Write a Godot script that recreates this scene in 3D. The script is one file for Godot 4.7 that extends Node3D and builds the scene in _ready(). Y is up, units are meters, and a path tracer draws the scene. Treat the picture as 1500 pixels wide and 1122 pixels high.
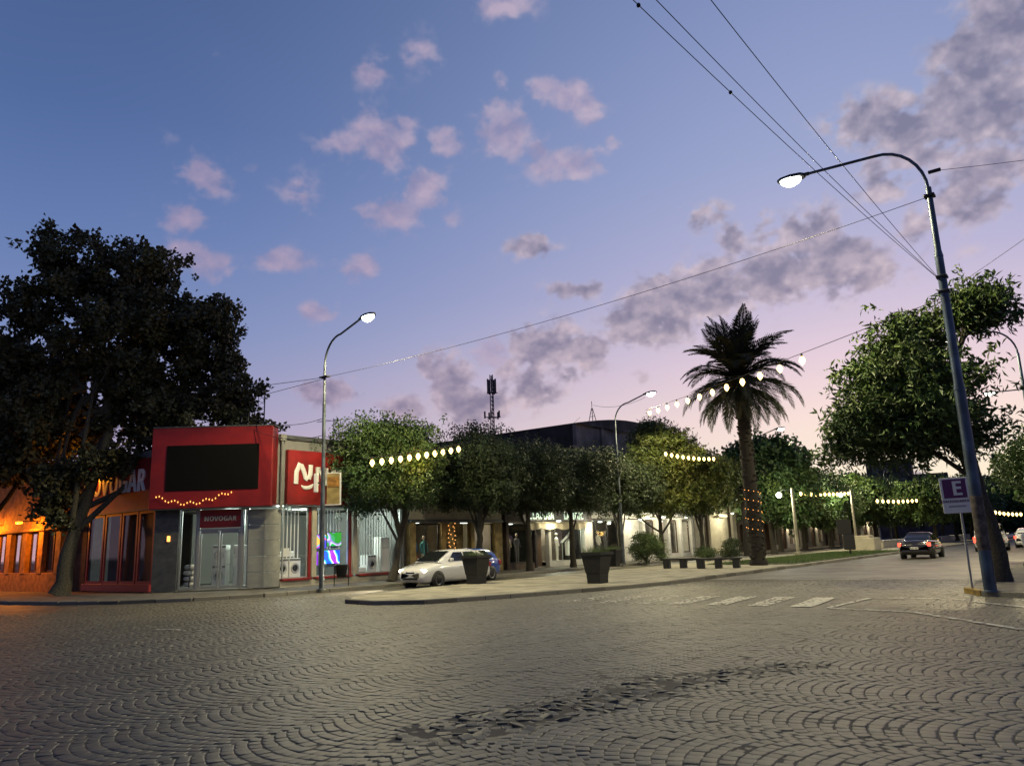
extends Node3D

const K := 0.12
const CLOUDS := [-47.3,29.1,1.8,1.6,1.0,1,-49.4,28.5,2.1,1.0,0.7,1,-45.7,30.3,1.2,0.7,0.6,1,-44.1,25.8,1.3,1.3,1.0,1,-46.7,24.1,2.0,0.9,0.9,1,-45.2,23.3,1.5,1.0,0.4,1,-42.2,28.9,1.1,1.1,0.8,1,-37.6,29.9,1.7,1.7,1.0,1,-48.1,33.5,1.1,0.9,0.7,1,-44.3,34.8,1.4,1.2,0.5,1,-37.7,33.1,0.6,0.8,0.6,1,-34.0,32.4,1.2,0.7,0.9,1,-32.1,31.8,1.6,0.9,1.0,1,-30.5,30.8,1.0,1.1,0.8,1,-34.8,28.4,0.9,1.0,0.7,1,-32.4,27.3,2.4,1.0,0.9,1,-28.7,28.5,0.7,0.6,0.6,1,-41.7,23.8,0.9,0.7,0.4,1,-60.4,25.4,1.5,1.1,0.8,1,-61.6,22.7,1.5,0.9,0.9,1,-60.8,19.8,2.2,1.3,0.8,1,-53.5,25.1,1.4,1.3,0.5,1,-54.6,20.5,1.5,0.7,0.9,1,-51.8,17.0,1.2,0.6,0.9,1,-48.9,20.2,1.2,0.8,0.9,1,-57.1,26.7,0.7,0.5,0.5,1,-62.1,27.4,1.0,0.6,0.4,1,-60.8,33.5,1.0,0.5,0.3,1,-37.1,37.7,1.8,0.7,0.8,1,-35.7,21.6,1.6,0.8,0.9,0,-32.5,18.4,1.9,0.6,0.9,0,-51.3,11.2,2.2,0.9,0.7,0,-45.6,10.0,1.4,0.7,0.9,0,-43.2,13.4,1.5,1.0,0.7,0,-42.2,12.2,2.0,1.4,0.8,0,-40.7,10.1,2.8,1.3,0.9,0,-39.1,13.9,1.5,1.3,0.7,1,-34.9,14.3,2.5,1.6,1.0,0,-32.6,13.9,2.2,1.1,0.9,0,-36.6,11.8,2.5,1.8,0.8,0,-33.4,12.4,2.0,0.8,0.7,0,-27.9,11.6,0.7,0.5,0.4,0,-26.5,16.2,2.9,1.7,1.0,0,-24.4,17.5,2.8,1.5,1.0,0,-21.4,17.6,3.2,1.7,1.0,0,-18.0,18.1,2.6,1.6,1.0,0,-14.9,20.0,1.7,2.0,1.0,0,-14.3,18.0,2.9,1.8,1.0,0,-11.7,17.1,2.0,1.1,0.8,0,-21.9,22.5,1.4,0.9,0.8,0,-20.7,20.9,0.9,1.2,0.8,0,-18.1,21.4,0.8,1.4,0.6,0,-28.2,14.8,1.9,1.0,0.8,0,-9.9,26.8,2.3,1.4,1.0,0,-7.5,25.5,2.2,1.2,1.0,0,-5.0,25.7,2.1,2.0,0.9,0,-2.9,28.7,2.2,2.2,1.0,0,-1.0,30.0,2.4,2.1,1.0,0,-2.1,26.0,1.9,2.3,0.9,0,-4.8,21.4,2.4,2.0,0.8,0,-2.9,21.7,2.0,1.6,0.7,0,-9.7,22.6,1.9,1.7,0.6,0,-8.0,19.6,1.5,1.3,0.6,0,-5.8,20.4,1.8,1.2,0.9,0,-4.7,17.1,1.4,0.6,0.4,0,-7.8,23.9,2.9,0.8,0.8,0,-10.9,3.4,1.6,0.4,0.7,0,-18.5,26.4,1.5,0.5,0.3,1]
var used := {}
var M := {}
var TX := {}
var rng := RandomNumberGenerator.new()
var spots := []

# ---------------------------------------------------------------- helpers
func numbered(n: String) -> String:
	if not used.has(n):
		used[n] = 0
		return n
	used[n] += 1
	return "%s_%03d" % [n, used[n]]

func mb() -> SurfaceTool:
	var s := SurfaceTool.new()
	s.begin(Mesh.PRIMITIVE_TRIANGLES)
	s.set_smooth_group(-1)
	return s

func tri(s: SurfaceTool, a: Vector3, b: Vector3, c: Vector3) -> void:
	s.add_vertex(a)
	s.add_vertex(b)
	s.add_vertex(c)

func otri(s: SurfaceTool, o: Vector3, a: Vector3, b: Vector3, c: Vector3) -> void:
	if (b - a).cross(c - a).dot(a + b + c - o * 3.0) > 0.0:
		tri(s, a, c, b)
	else:
		tri(s, a, b, c)

func oquad(s: SurfaceTool, o: Vector3, a: Vector3, b: Vector3, c: Vector3, d: Vector3) -> void:
	otri(s, o, a, b, c)
	otri(s, o, a, c, d)

func quad(s: SurfaceTool, a: Vector3, b: Vector3, c: Vector3, d: Vector3) -> void:
	tri(s, a, b, c)
	tri(s, a, c, d)

func box(s: SurfaceTool, c: Vector3, z: Vector3, bev := 0.0, t := Transform3D.IDENTITY) -> void:
	s.set_smooth_group(-1)
	var h := z * 0.5
	var o := t * c
	if bev <= 0.0:
		var p := []
		for i in 8:
			p.append(t * (c + Vector3(h.x if i & 1 else -h.x, h.y if i & 2 else -h.y, h.z if i & 4 else -h.z)))
		for f in [[0, 1, 3, 2], [4, 5, 7, 6], [0, 1, 5, 4], [2, 3, 7, 6], [0, 2, 6, 4], [1, 3, 7, 5]]:
			oquad(s, o, p[f[0]], p[f[1]], p[f[2]], p[f[3]])
		return
	var q := []
	for i in 8:
		var sg := Vector3(1 if i & 1 else -1, 1 if i & 2 else -1, 1 if i & 4 else -1)
		var row := []
		for a in 3:
			var v := Vector3(h.x - bev, h.y - bev, h.z - bev)
			v[a] = h[a]
			row.append(t * (c + v * sg))
		q.append(row)
	for f in [[0, 1, 3, 2, 2], [4, 5, 7, 6, 2], [0, 1, 5, 4, 1], [2, 3, 7, 6, 1], [0, 2, 6, 4, 0], [1, 3, 7, 5, 0]]:
		oquad(s, o, q[f[0]][f[4]], q[f[1]][f[4]], q[f[2]][f[4]], q[f[3]][f[4]])
	for a in 3:
		var b := (a + 1) % 3
		var e := (a + 2) % 3
		for i in 8:
			if not i & (1 << a):
				var j := i | (1 << a)
				oquad(s, o, q[i][b], q[i][e], q[j][e], q[j][b])
	for i in 8:
		otri(s, o, q[i][0], q[i][1], q[i][2])

func tube(s: SurfaceTool, pts: Array, rad, sides := 8, cap := true, t := Transform3D.IDENTITY) -> void:
	s.set_smooth_group(1)
	var rings := []
	var u := Vector3.ZERO
	for i in pts.size():
		var d: Vector3 = (pts[mini(i + 1, pts.size() - 1)] - pts[maxi(i - 1, 0)]).normalized()
		if u == Vector3.ZERO:
			u = d.cross(Vector3(0.31, 0.2, 0.93) if absf(d.y) > 0.8 else Vector3.UP).normalized()
		u = (u - d * u.dot(d)).normalized()
		var v := d.cross(u)
		var r: float = rad[i] if rad is Array else rad
		var ring := []
		for k in sides:
			var a := TAU * k / sides
			ring.append(t * (pts[i] + (u * cos(a) + v * sin(a)) * r))
		rings.append(ring)
	for i in pts.size() - 1:
		var o: Vector3 = t * ((pts[i] + pts[i + 1]) * 0.5)
		for k in sides:
			var n := (k + 1) % sides
			oquad(s, o, rings[i][k], rings[i][n], rings[i + 1][n], rings[i + 1][k])
	if cap:
		s.set_smooth_group(-1)
		for e in [0, pts.size() - 1]:
			var c: Vector3 = t * pts[e]
			var o2: Vector3 = t * pts[1 if e == 0 else e - 1]
			for k in sides:
				otri(s, o2, c, rings[e][k], rings[e][(k + 1) % sides])

func lathe(s: SurfaceTool, prof: Array, sides := 16, t := Transform3D.IDENTITY, smooth := true, sq := 1.0) -> void:
	s.set_smooth_group(1 if smooth else -1)
	for i in prof.size() - 1:
		var a: Vector2 = prof[i]
		var b: Vector2 = prof[i + 1]
		var n2 := Vector2(b.y - a.y, a.x - b.x)
		for k in sides:
			var p := TAU * k / sides
			var q := TAU * (k + 1) / sides
			var v := [Vector3(cos(p) * a.x, a.y, sin(p) * a.x * sq), Vector3(cos(q) * a.x, a.y, sin(q) * a.x * sq), Vector3(cos(q) * b.x, b.y, sin(q) * b.x * sq), Vector3(cos(p) * b.x, b.y, sin(p) * b.x * sq)]
			var m := (p + q) * 0.5
			var out := Vector3(cos(m) * n2.x, n2.y, sin(m) * n2.x)
			var mid: Vector3 = (v[0] + v[1] + v[2] + v[3]) * 0.25
			for f in [[0, 1, 2], [0, 2, 3]]:
				var x: Vector3 = v[f[0]]
				var y: Vector3 = v[f[1]]
				var z: Vector3 = v[f[2]]
				if (y - x).cross(z - x).length_squared() < 1e-14:
					continue
				otri(s, t * (mid - out), t * x, t * y, t * z)

func obj(n: String, s: SurfaceTool, m: Material, parent: Node = self, t := Transform3D.IDENTITY) -> MeshInstance3D:
	s.generate_normals()
	s.index()
	return put(n, s.commit(), m, parent, t)

func put(n: String, mesh: Mesh, m: Material, parent: Node = self, t := Transform3D.IDENTITY) -> MeshInstance3D:
	var o := MeshInstance3D.new()
	o.name = numbered(n) if parent == self else n
	o.mesh = mesh
	o.material_override = m
	o.transform = t
	parent.add_child(o, true)
	return o

func part(n: String, c: Vector3, z: Vector3, m: Material, parent: Node, bev := 0.0, t := Transform3D.IDENTITY) -> MeshInstance3D:
	var s := mb()
	box(s, c, z, bev)
	return obj(n, s, m, parent, t)

func tag(o: Node, label: String, category: String, group := "", kind := "") -> Node:
	if label:
		o.set_meta("label", label)
	if category:
		o.set_meta("category", category)
	if group:
		o.set_meta("group", group)
	if kind:
		o.set_meta("kind", kind)
	return o

func struct(o: Node, label := "") -> Node:
	o.set_meta("kind", "structure")
	if label:
		o.set_meta("label", label)
	return o

func thing(n: String, label: String, category: String, t := Transform3D.IDENTITY, group := "") -> Node3D:
	var o := Node3D.new()
	o.name = numbered(n)
	add_child(o)
	o.transform = t
	tag(o, label, category, group)
	return o

func at(x: float, y: float, z: float, turn := 0.0) -> Transform3D:
	return Transform3D(Basis(Vector3.UP, deg_to_rad(turn)), Vector3(x, y, z))

func frame(o: Vector3, x: Vector3) -> Transform3D:
	x = x.normalized()
	return Transform3D(Basis(x, Vector3.UP, x.cross(Vector3.UP)), o)

func lin(r: float, g: float, b: float, a := 1.0) -> Color:
	var c := Color(r, g, b).linear_to_srgb()
	c.a = a
	return c

func noise_tex(n: String, freq: float, lo: float, hi: float, oct := 5, size := 512, kind := FastNoiseLite.TYPE_SIMPLEX_SMOOTH) -> Texture2D:
	if not TX.has(n):
		var f := FastNoiseLite.new()
		f.noise_type = kind
		f.seed = hash(n) % 1000
		f.frequency = freq
		f.fractal_octaves = oct
		f.fractal_gain = 0.6
		var t := NoiseTexture2D.new()
		t.width = size
		t.height = size
		t.seamless = true
		t.noise = f
		var g := Gradient.new()
		g.set_color(0, Color(lo, lo, lo))
		g.set_color(1, Color(hi, hi, hi))
		t.color_ramp = g
		TX[n] = t
	return TX[n]

# material with colour mottling and relief fixed to the world
func mat(n: String, c: Color, rough := 0.7, metal := 0.0, mottle := "", scale := 0.5, bump := 0.0) -> StandardMaterial3D:
	if M.has(n):
		return M[n]
	var m := StandardMaterial3D.new()
	m.resource_name = n
	m.albedo_color = c
	m.roughness = rough
	m.metallic = metal
	if mottle:
		m.albedo_texture = TX[mottle]
		m.uv1_triplanar = true
		m.uv1_world_triplanar = true
		m.uv1_scale = Vector3.ONE * scale
		if bump > 0.0:
			m.heightmap_enabled = true
			m.heightmap_texture = TX[mottle]
			m.heightmap_scale = bump
	M[n] = m
	return m

func glow(n: String, c: Color, e: float) -> StandardMaterial3D:
	if M.has(n):
		return M[n]
	var m := StandardMaterial3D.new()
	m.resource_name = n
	m.albedo_color = c
	m.roughness = 0.4
	m.emission_enabled = true
	m.emission = c
	m.emission_energy_multiplier = e
	M[n] = m
	return m

func omni(p: Vector3, c: Color, e: float, size := 0.1, parent: Node = self, rang := 30.0) -> void:
	var l := OmniLight3D.new()
	l.name = numbered("light_source")
	l.light_color = c
	l.light_energy = e
	l.light_size = size
	l.omni_range = rang
	l.omni_attenuation = 2.0
	l.shadow_enabled = true
	l.position = p
	parent.add_child(l, true)

func spot(p: Vector3, dir: Vector3, c: Color, e: float, angle: float, size := 0.15, soft := 0.5, parent: Node = self) -> void:
	var l := SpotLight3D.new()
	l.name = numbered("light_source")
	l.light_color = c
	l.light_energy = e
	l.light_size = size
	l.spot_range = 45.0
	l.spot_attenuation = 2.0
	l.spot_angle = angle
	l.spot_angle_attenuation = soft
	l.shadow_enabled = true
	parent.add_child(l, true)
	l.look_at_from_position(p, p + dir, Vector3.FORWARD if absf(dir.normalized().y) > 0.95 else Vector3.UP)

func text(n: String, w: String, size: float, depth: float, m: Material, parent: Node, t: Transform3D, bold := true, squeeze := 1.0) -> MeshInstance3D:
	var f := SystemFont.new()
	f.font_names = PackedStringArray(["Droid Sans"])
	f.font_weight = 700 if bold else 400
	var x := TextMesh.new()
	x.text = w
	x.font = f
	x.font_size = 64
	x.pixel_size = size / 46.0
	x.depth = depth
	x.horizontal_alignment = HORIZONTAL_ALIGNMENT_CENTER
	return put(n, x, m, parent, t * Transform3D(Basis.from_scale(Vector3(squeeze, 1, 1)), Vector3.ZERO))

func rv() -> Vector3:
	return Vector3(rng.randfn(), rng.randfn(), rng.randfn()).normalized()

func sheet(n: String, poly: Array, y: float, m: Material, parent: Node = self) -> MeshInstance3D:
	var s := mb()
	var p := PackedVector2Array(poly)
	var ix := Geometry2D.triangulate_polygon(p)
	for i in range(0, ix.size(), 3):
		otri(s, Vector3(p[ix[i]].x, y - 10.0, p[ix[i]].y), Vector3(p[ix[i]].x, y, p[ix[i]].y), Vector3(p[ix[i + 1]].x, y, p[ix[i + 1]].y), Vector3(p[ix[i + 2]].x, y, p[ix[i + 2]].y))
	return obj(n, s, m, parent)

# a raised slab with vertical sides: poly is a closed plan outline
func slab(n: String, poly: Array, y0: float, y1: float, m: Material, parent: Node = self) -> MeshInstance3D:
	var s := mb()
	var p := PackedVector2Array(poly)
	var ix := Geometry2D.triangulate_polygon(p)
	for i in range(0, ix.size(), 3):
		var a := p[ix[i]]
		var b := p[ix[i + 1]]
		var c := p[ix[i + 2]]
		otri(s, Vector3(a.x, y0 - 10, a.y), Vector3(a.x, y1, a.y), Vector3(b.x, y1, b.y), Vector3(c.x, y1, c.y))
	for i in p.size():
		var a := p[i]
		var b := p[(i + 1) % p.size()]
		quad(s, Vector3(a.x, y0, a.y), Vector3(b.x, y0, b.y), Vector3(b.x, y1, b.y), Vector3(a.x, y1, a.y))
	return obj(n, s, m, parent)

func catenary(a: Vector3, b: Vector3, sag: float, n := 20) -> Array:
	var p := []
	for i in n + 1:
		var u := float(i) / n
		p.append(a.lerp(b, u) - Vector3(0, sag * 4.0 * u * (1.0 - u), 0))
	return p

func cable(label: String, a: Vector3, b: Vector3, sag: float, r := 0.008, group := "overhead cables", beads := []) -> void:
	var o := thing("overhead_cable", label, "cable", Transform3D(Basis(), a), group)
	var s := mb()
	tube(s, catenary(Vector3.ZERO, b - a, sag, 24), r, 5)
	obj("wire", s, M.black, o)
	for u in beads:
		var c := Vector3.ZERO.lerp(b - a, u) - Vector3(0, sag * 4.0 * u * (1.0 - u), 0)
		var q := mb()
		lathe(q, [Vector2(0, -0.035), Vector2(0.025, -0.02), Vector2(0.03, 0.0), Vector2(0.022, 0.022), Vector2(0, 0.035)], 8, Transform3D(Basis(), c))
		obj("spacer", q, M.black, o)

# ---------------------------------------------------------------- sky
var sky_w := 4096
var sky_h := 2048
var dens_p := PackedFloat32Array()
var dens_d := PackedFloat32Array()
var sky_rows := []
var sky_noise := FastNoiseLite.new()
var ramp_sun := Gradient.new()
var ramp_side := Gradient.new()
var ramp_back := Gradient.new()
const DW := 1440
const DH := 360

func ramp(g: Gradient, rows: Array) -> void:
	var off := PackedFloat32Array()
	var col := PackedColorArray()
	for r in rows:
		off.append(r[0] / 90.0)
		col.append(Color(r[1] / 255.0, r[2] / 255.0, r[3] / 255.0))
	g.offsets = off
	g.colors = col

func splat(a: PackedFloat32Array, az: float, el: float, ra: float, re: float, w: float) -> void:
	var ce := maxf(cos(deg_to_rad(el)), 0.15)
	var y0 := maxi(0, int((90.0 - el - re * 2.2) * DH / 90.0))
	var y1 := mini(DH - 1, int((90.0 - el + re * 2.2) * DH / 90.0))
	var xr := int(ra * 2.2 / ce * DW / 360.0) + 1
	var xc := int((az / 360.0 + 0.5) * DW)
	for y in range(y0, y1 + 1):
		var e := 90.0 - (y + 0.5) * 90.0 / DH
		var dy := (e - el) / re
		for x in range(xc - xr, xc + xr + 1):
			var dx := ((x + 0.5) * 360.0 / DW - 180.0 - az) * ce / ra
			var i := y * DW + posmod(x, DW)
			a[i] = maxf(a[i], w * exp(-(dx * dx + dy * dy) * 0.62))

func cover(a: PackedFloat32Array, u: float, v: float) -> float:
	var x := u * DW - 0.5
	var y := clampf(v * DH - 0.5, 0.0, DH - 1.001)
	var xi := int(floor(x))
	var yi := int(y)
	var fx := x - xi
	var fy := y - yi
	var x0 := posmod(xi, DW)
	var x1 := posmod(xi + 1, DW)
	var r0 := yi * DW
	var r1 := mini(yi + 1, DH - 1) * DW
	return lerpf(lerpf(a[r0 + x0], a[r0 + x1], fx), lerpf(a[r1 + x0], a[r1 + x1], fx), fy)

func sky_row(y: int) -> void:
	var row := PackedByteArray()
	row.resize(sky_w * 3)
	var el := 90.0 - (y + 0.5) * 180.0 / sky_h
	var ce := cos(deg_to_rad(el))
	var se := sin(deg_to_rad(el))
	var cs := ramp_sun.sample(el / 90.0)
	var cm := ramp_side.sample(el / 90.0)
	var cb := ramp_back.sample(el / 90.0)
	for x in sky_w:
		var az := wrapf((x + 0.5) / sky_w * 360.0, -180.0, 180.0)
		var off := absf(wrapf(az + 11.0, -180.0, 180.0))
		var c := cs.lerp(cm, smoothstep(0.0, 62.0, off)) if off < 62.0 else cm.lerp(cb, smoothstep(62.0, 170.0, off))
		var u := az / 360.0 + 0.5
		var v := (90.0 - el) / 90.0
		var d := cover(dens_d, u, v)
		var p := cover(dens_p, u, v)
		if d + p > 0.03:
			var ar := deg_to_rad(az)
			var dir := Vector3(sin(ar) * ce, se, -cos(ar) * ce)
			var wx := sky_noise.get_noise_3d(dir.x * 0.7 + 9.0, dir.y, dir.z * 0.7) * 0.02
			var n := sky_noise.get_noise_3d(dir.x * 1.4 + wx, dir.y * 1.9 + wx, dir.z * 1.4)
			var nl := sky_noise.get_noise_3d((dir.x - 0.004) * 1.4 + wx, (dir.y - 0.012) * 1.9 + wx, (dir.z - 0.012) * 1.4)
			var n2 := sky_noise.get_noise_3d(dir.x * 4.0 + 5.0, dir.y * 5.0, dir.z * 4.0)
			var sunlit := clampf(0.5 + (n - nl) * 0.8, 0.0, 1.0)
			var pink := p > d
			var q := maxf(d, p) * 1.15 + n * 0.72 + n2 * 0.26
			var alpha := smoothstep(0.2, 0.72, q) * clampf(maxf(d, p) * 2.2, 0.0, 1.0)
			var thick := clampf((q + n2 * 0.35 - 0.25) / 0.95, 0.0, 1.0)
			var near := 1.0 - smoothstep(10.0, 60.0, off)
			if pink:
				var tint := Color(0.69, 0.61, 0.71).lerp(Color(0.78, 0.71, 0.78), near)
				c = c.lerp(c.lerp(tint, 0.92).lerp(c.lerp(Color(0.55, 0.5, 0.64), 0.6), (1.0 - sunlit) * 0.75), alpha * (0.6 + 0.35 * thick))
			else:
				var edge := c.lerp(Color(0.72, 0.62, 0.71).lerp(Color(0.86, 0.77, 0.78), near), 0.75)
				var body := c.lerp(Color(0.44, 0.40, 0.52).lerp(Color(0.47, 0.45, 0.54), near), 0.78)
				c = c.lerp(edge.lerp(body, clampf(sqrt(thick) * 0.95 - 0.12 + (0.5 - sunlit) * 0.9, 0.0, 1.0)), alpha * 0.94)
		row[x * 3] = clampi(int(c.r * 255.0 + 0.5), 0, 255)
		row[x * 3 + 1] = clampi(int(c.g * 255.0 + 0.5), 0, 255)
		row[x * 3 + 2] = clampi(int(c.b * 255.0 + 0.5), 0, 255)
	sky_rows[y] = row

func make_sky() -> Sky:
	ramp(ramp_sun, [[0, 255, 240, 205], [4, 255, 238, 212], [8, 252, 226, 218], [12, 232, 208, 220], [18, 190, 184, 215], [26, 158, 168, 207], [34, 138, 152, 195], [50, 100, 118, 165], [90, 72, 92, 138]])
	ramp(ramp_side, [[0, 206, 172, 186], [5, 186, 165, 190], [9, 158, 154, 190], [15, 122, 140, 187], [22, 99, 123, 175], [29, 82, 107, 158], [37, 74, 98, 145], [55, 62, 84, 130], [90, 62, 82, 126]])
	ramp(ramp_back, [[0, 128, 122, 152], [8, 104, 114, 152], [20, 80, 98, 142], [40, 64, 84, 128], [90, 60, 80, 122]])
	sky_noise.noise_type = FastNoiseLite.TYPE_SIMPLEX_SMOOTH
	sky_noise.seed = 11
	sky_noise.frequency = 14.0
	sky_noise.fractal_octaves = 5
	sky_noise.fractal_gain = 0.55
	dens_p.resize(DW * DH)
	dens_d.resize(DW * DH)
	for i in range(0, CLOUDS.size(), 6):
		if CLOUDS[i + 5] > 0.5:
			splat(dens_p, CLOUDS[i], CLOUDS[i + 1], CLOUDS[i + 2], CLOUDS[i + 3], CLOUDS[i + 4])
		else:
			splat(dens_d, CLOUDS[i], CLOUDS[i + 1], CLOUDS[i + 2], CLOUDS[i + 3], CLOUDS[i + 4])
	var r := RandomNumberGenerator.new()
	r.seed = 5
	for i in 46:
		var az := r.randf_range(8.0, 278.0)
		var el := r.randf_range(6.0, 48.0)
		for k in r.randi_range(2, 4):
			var sz := r.randf_range(1.0, 2.6)
			splat(dens_p if r.randf() < 0.55 else dens_d, wrapf(az + r.randfn() * 2.4, -180, 180), clampf(el + r.randfn() * 1.2, 3.0, 80.0), sz * 1.3, sz * 0.8, r.randf_range(0.6, 1.0))
	sky_rows.resize(sky_h)
	var id := WorkerThreadPool.add_group_task(sky_row, sky_h / 2, -1, true)
	WorkerThreadPool.wait_for_group_task_completion(id)
	var data := PackedByteArray()
	for y in sky_h / 2:
		data.append_array(sky_rows[y])
	var low := PackedByteArray()
	low.resize(sky_w * 3)
	for x in sky_w:
		low[x * 3] = 96
		low[x * 3 + 1] = 92
		low[x * 3 + 2] = 104
	for y in sky_h / 2:
		data.append_array(low)
	var im := Image.create_from_data(sky_w, sky_h, false, Image.FORMAT_RGB8, data)
	var pm := PanoramaSkyMaterial.new()
	pm.panorama = ImageTexture.create_from_image(im)
	var sky := Sky.new()
	sky.sky_material = pm
	return sky

# ---------------------------------------------------------------- materials
func make_materials() -> void:
	noise_tex("mottle", 0.012, 0.62, 1.0)
	noise_tex("soft", 0.01, 0.86, 1.0)
	noise_tex("grain", 0.09, 0.7, 1.0, 4)
	noise_tex("blotch", 0.006, 0.45, 1.0, 6)
	noise_tex("bark", 0.05, 0.35, 1.0, 5)
	mat("black", lin(0.012, 0.012, 0.014), 0.6)
	mat("rubber", lin(0.018, 0.018, 0.018), 0.8)
	mat("earth", lin(0.135, 0.124, 0.092), 0.6, 0.0, "blotch", 0.16, 1.2)
	mat("grout", lin(0.095, 0.086, 0.062), 0.92, 0.0, "grain", 0.8, 0.6)
	mat("concrete", lin(0.42, 0.39, 0.29), 0.85, 0.0, "mottle", 0.12, 0.3)
	mat("pavement", lin(0.17, 0.155, 0.125), 0.85, 0.0, "mottle", 0.2, 0.3)
	mat("kerb", lin(0.26, 0.245, 0.20), 0.85, 0.0, "grain", 0.5, 0.6)
	mat("kerb_dark", lin(0.17, 0.16, 0.13), 0.9, 0.0, "grain", 0.5, 0.8)
	mat("yellow_paint", lin(0.42, 0.26, 0.03), 0.75, 0.0, "blotch", 0.9)
	mat("road_paint", lin(0.7, 0.68, 0.6), 0.8, 0.0, "mottle", 0.8)
	mat("steel_blue", lin(0.10, 0.15, 0.22), 0.42, 0.3, "blotch", 0.35)
	mat("steel_grey", lin(0.17, 0.20, 0.235), 0.45, 0.4, "blotch", 0.35)
	mat("worn_paper", lin(0.20, 0.165, 0.14), 0.95, 0.0, "blotch", 1.4, 0.5)
	mat("dark_metal", lin(0.022, 0.022, 0.025), 0.5, 0.3)
	mat("planter", lin(0.012, 0.0125, 0.013), 0.6, 0.0, "grain", 0.6)
	mat("bark", lin(0.12, 0.105, 0.075), 0.95, 0.0, "bark", 0.6, 2.5)
	mat("bark_pale", lin(0.21, 0.19, 0.13), 0.95, 0.0, "bark", 0.5, 2.0)
	mat("palm_bark", lin(0.055, 0.045, 0.035), 0.95, 0.0, "bark", 1.1, 3.0)
	mat("red_paint", lin(0.33, 0.014, 0.014), 0.5, 0.0, "mottle", 0.1)
	mat("red_dark", lin(0.26, 0.02, 0.02), 0.5)
	mat("white_paint", lin(0.72, 0.71, 0.68), 0.5)
	mat("cream", lin(0.50, 0.46, 0.36), 0.8, 0.0, "soft", 0.25, 0.2)
	mat("offwhite", lin(0.60, 0.59, 0.55), 0.8, 0.0, "soft", 0.3, 0.2)
	mat("ochre", lin(0.45, 0.33, 0.12), 0.8, 0.0, "mottle", 0.3, 0.2)
	mat("orange_wall", lin(0.50, 0.27, 0.08), 0.85, 0.0, "mottle", 0.3, 0.3)
	mat("grey_wall", lin(0.22, 0.22, 0.21), 0.8, 0.0, "soft", 0.3, 0.2)
	mat("grey_tile", lin(0.33, 0.335, 0.30), 0.55, 0.0, "soft", 0.5)
	mat("slate", lin(0.10, 0.105, 0.11), 0.5, 0.0, "mottle", 0.4)
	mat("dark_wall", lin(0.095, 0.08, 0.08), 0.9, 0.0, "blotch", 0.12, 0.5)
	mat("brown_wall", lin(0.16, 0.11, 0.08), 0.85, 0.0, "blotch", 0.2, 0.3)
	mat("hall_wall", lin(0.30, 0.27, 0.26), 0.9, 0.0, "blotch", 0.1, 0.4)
	mat("aluminium", lin(0.42, 0.42, 0.40), 0.4, 0.6)
	mat("interior", lin(0.13, 0.125, 0.115), 0.9)
	mat("floor_tile", lin(0.30, 0.29, 0.26), 0.35)
	mat("wood", lin(0.16, 0.085, 0.04), 0.6, 0.0, "bark", 0.7)
	mat("screen_off", lin(0.006, 0.006, 0.006), 0.85)
	mat("roofing", lin(0.09, 0.08, 0.08), 0.9, 0.0, "blotch", 0.2)
	mat("sign_purple", lin(0.11, 0.022, 0.10), 0.5)
	mat("sign_grey", lin(0.30, 0.28, 0.31), 0.5)
	mat("blue_paint", lin(0.02, 0.07, 0.32), 0.3)
	mat("car_white", lin(0.70, 0.70, 0.70), 0.22)
	mat("car_dark", lin(0.022, 0.020, 0.024), 0.2)
	mat("car_blue", lin(0.012, 0.06, 0.33), 0.25)
	mat("car_silver", lin(0.42, 0.43, 0.45), 0.25, 0.5)
	mat("chrome", lin(0.6, 0.6, 0.6), 0.2, 0.9)
	mat("cloth_white", lin(0.68, 0.66, 0.60), 0.9)
	mat("cloth_blue", lin(0.08, 0.22, 0.42), 0.9)
	mat("cloth_red", lin(0.36, 0.03, 0.04), 0.9)
	mat("cloth_teal", lin(0.10, 0.36, 0.38), 0.9)
	mat("cloth_grey", lin(0.16, 0.16, 0.17), 0.9)
	mat("cloth_cream", lin(0.55, 0.48, 0.33), 0.9)
	mat("skin_tone", lin(0.42, 0.36, 0.30), 0.6)
	mat("grass", lin(0.055, 0.085, 0.022), 0.9, 0.0, "blotch", 0.6)
	for n in ["car_white", "car_dark", "car_blue", "car_silver"]:
		M[n].clearcoat_enabled = true
		M[n].clearcoat = 0.8
		M[n].clearcoat_roughness = 0.08
	var g := mat("glass", Color(0.3, 0.33, 0.33, 0.03), 0.03)
	g.transparency = BaseMaterial3D.TRANSPARENCY_ALPHA
	g.metallic_specular = 0.35
	M.screen_off.metallic_specular = 0.2
	var t := mat("car_glass", lin(0.012, 0.014, 0.016), 0.06)
	t.metallic_specular = 0.6
	for q in [["leaf", 0.55], ["leaf_far", 0.6]]:
		var l := mat(q[0], Color.WHITE, q[1])
		l.vertex_color_use_as_albedo = true
		l.backlight_enabled = true
		l.backlight = lin(0.05, 0.08, 0.015)
		l.cull_mode = BaseMaterial3D.CULL_DISABLED
	var st := mat("stone", Color.WHITE, 0.58, 0.0, "grain", 3.0, 0.25)
	st.vertex_color_use_as_albedo = true
	for i in 4:
		var c: Array = [[0.135, 0.122, 0.092], [0.118, 0.108, 0.082], [0.152, 0.138, 0.104], [0.128, 0.12, 0.092]][i]
		mat("stone_%d" % i, lin(c[0], c[1], c[2]), 0.58, 0.0, "grain", 3.0, 0.25)
	glow("lamp_white", Color(1.0, 1.0, 0.94), 14.0)
	glow("bulb_warm", Color(1.0, 0.86, 0.52), 7.0)
	glow("bulb_amber", Color(1.0, 0.68, 0.34), 2.2)
	glow("sodium", Color(1.0, 0.62, 0.12), 6.0)
	glow("head_lamp", Color(1.0, 0.95, 0.8), 22.0)
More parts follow.
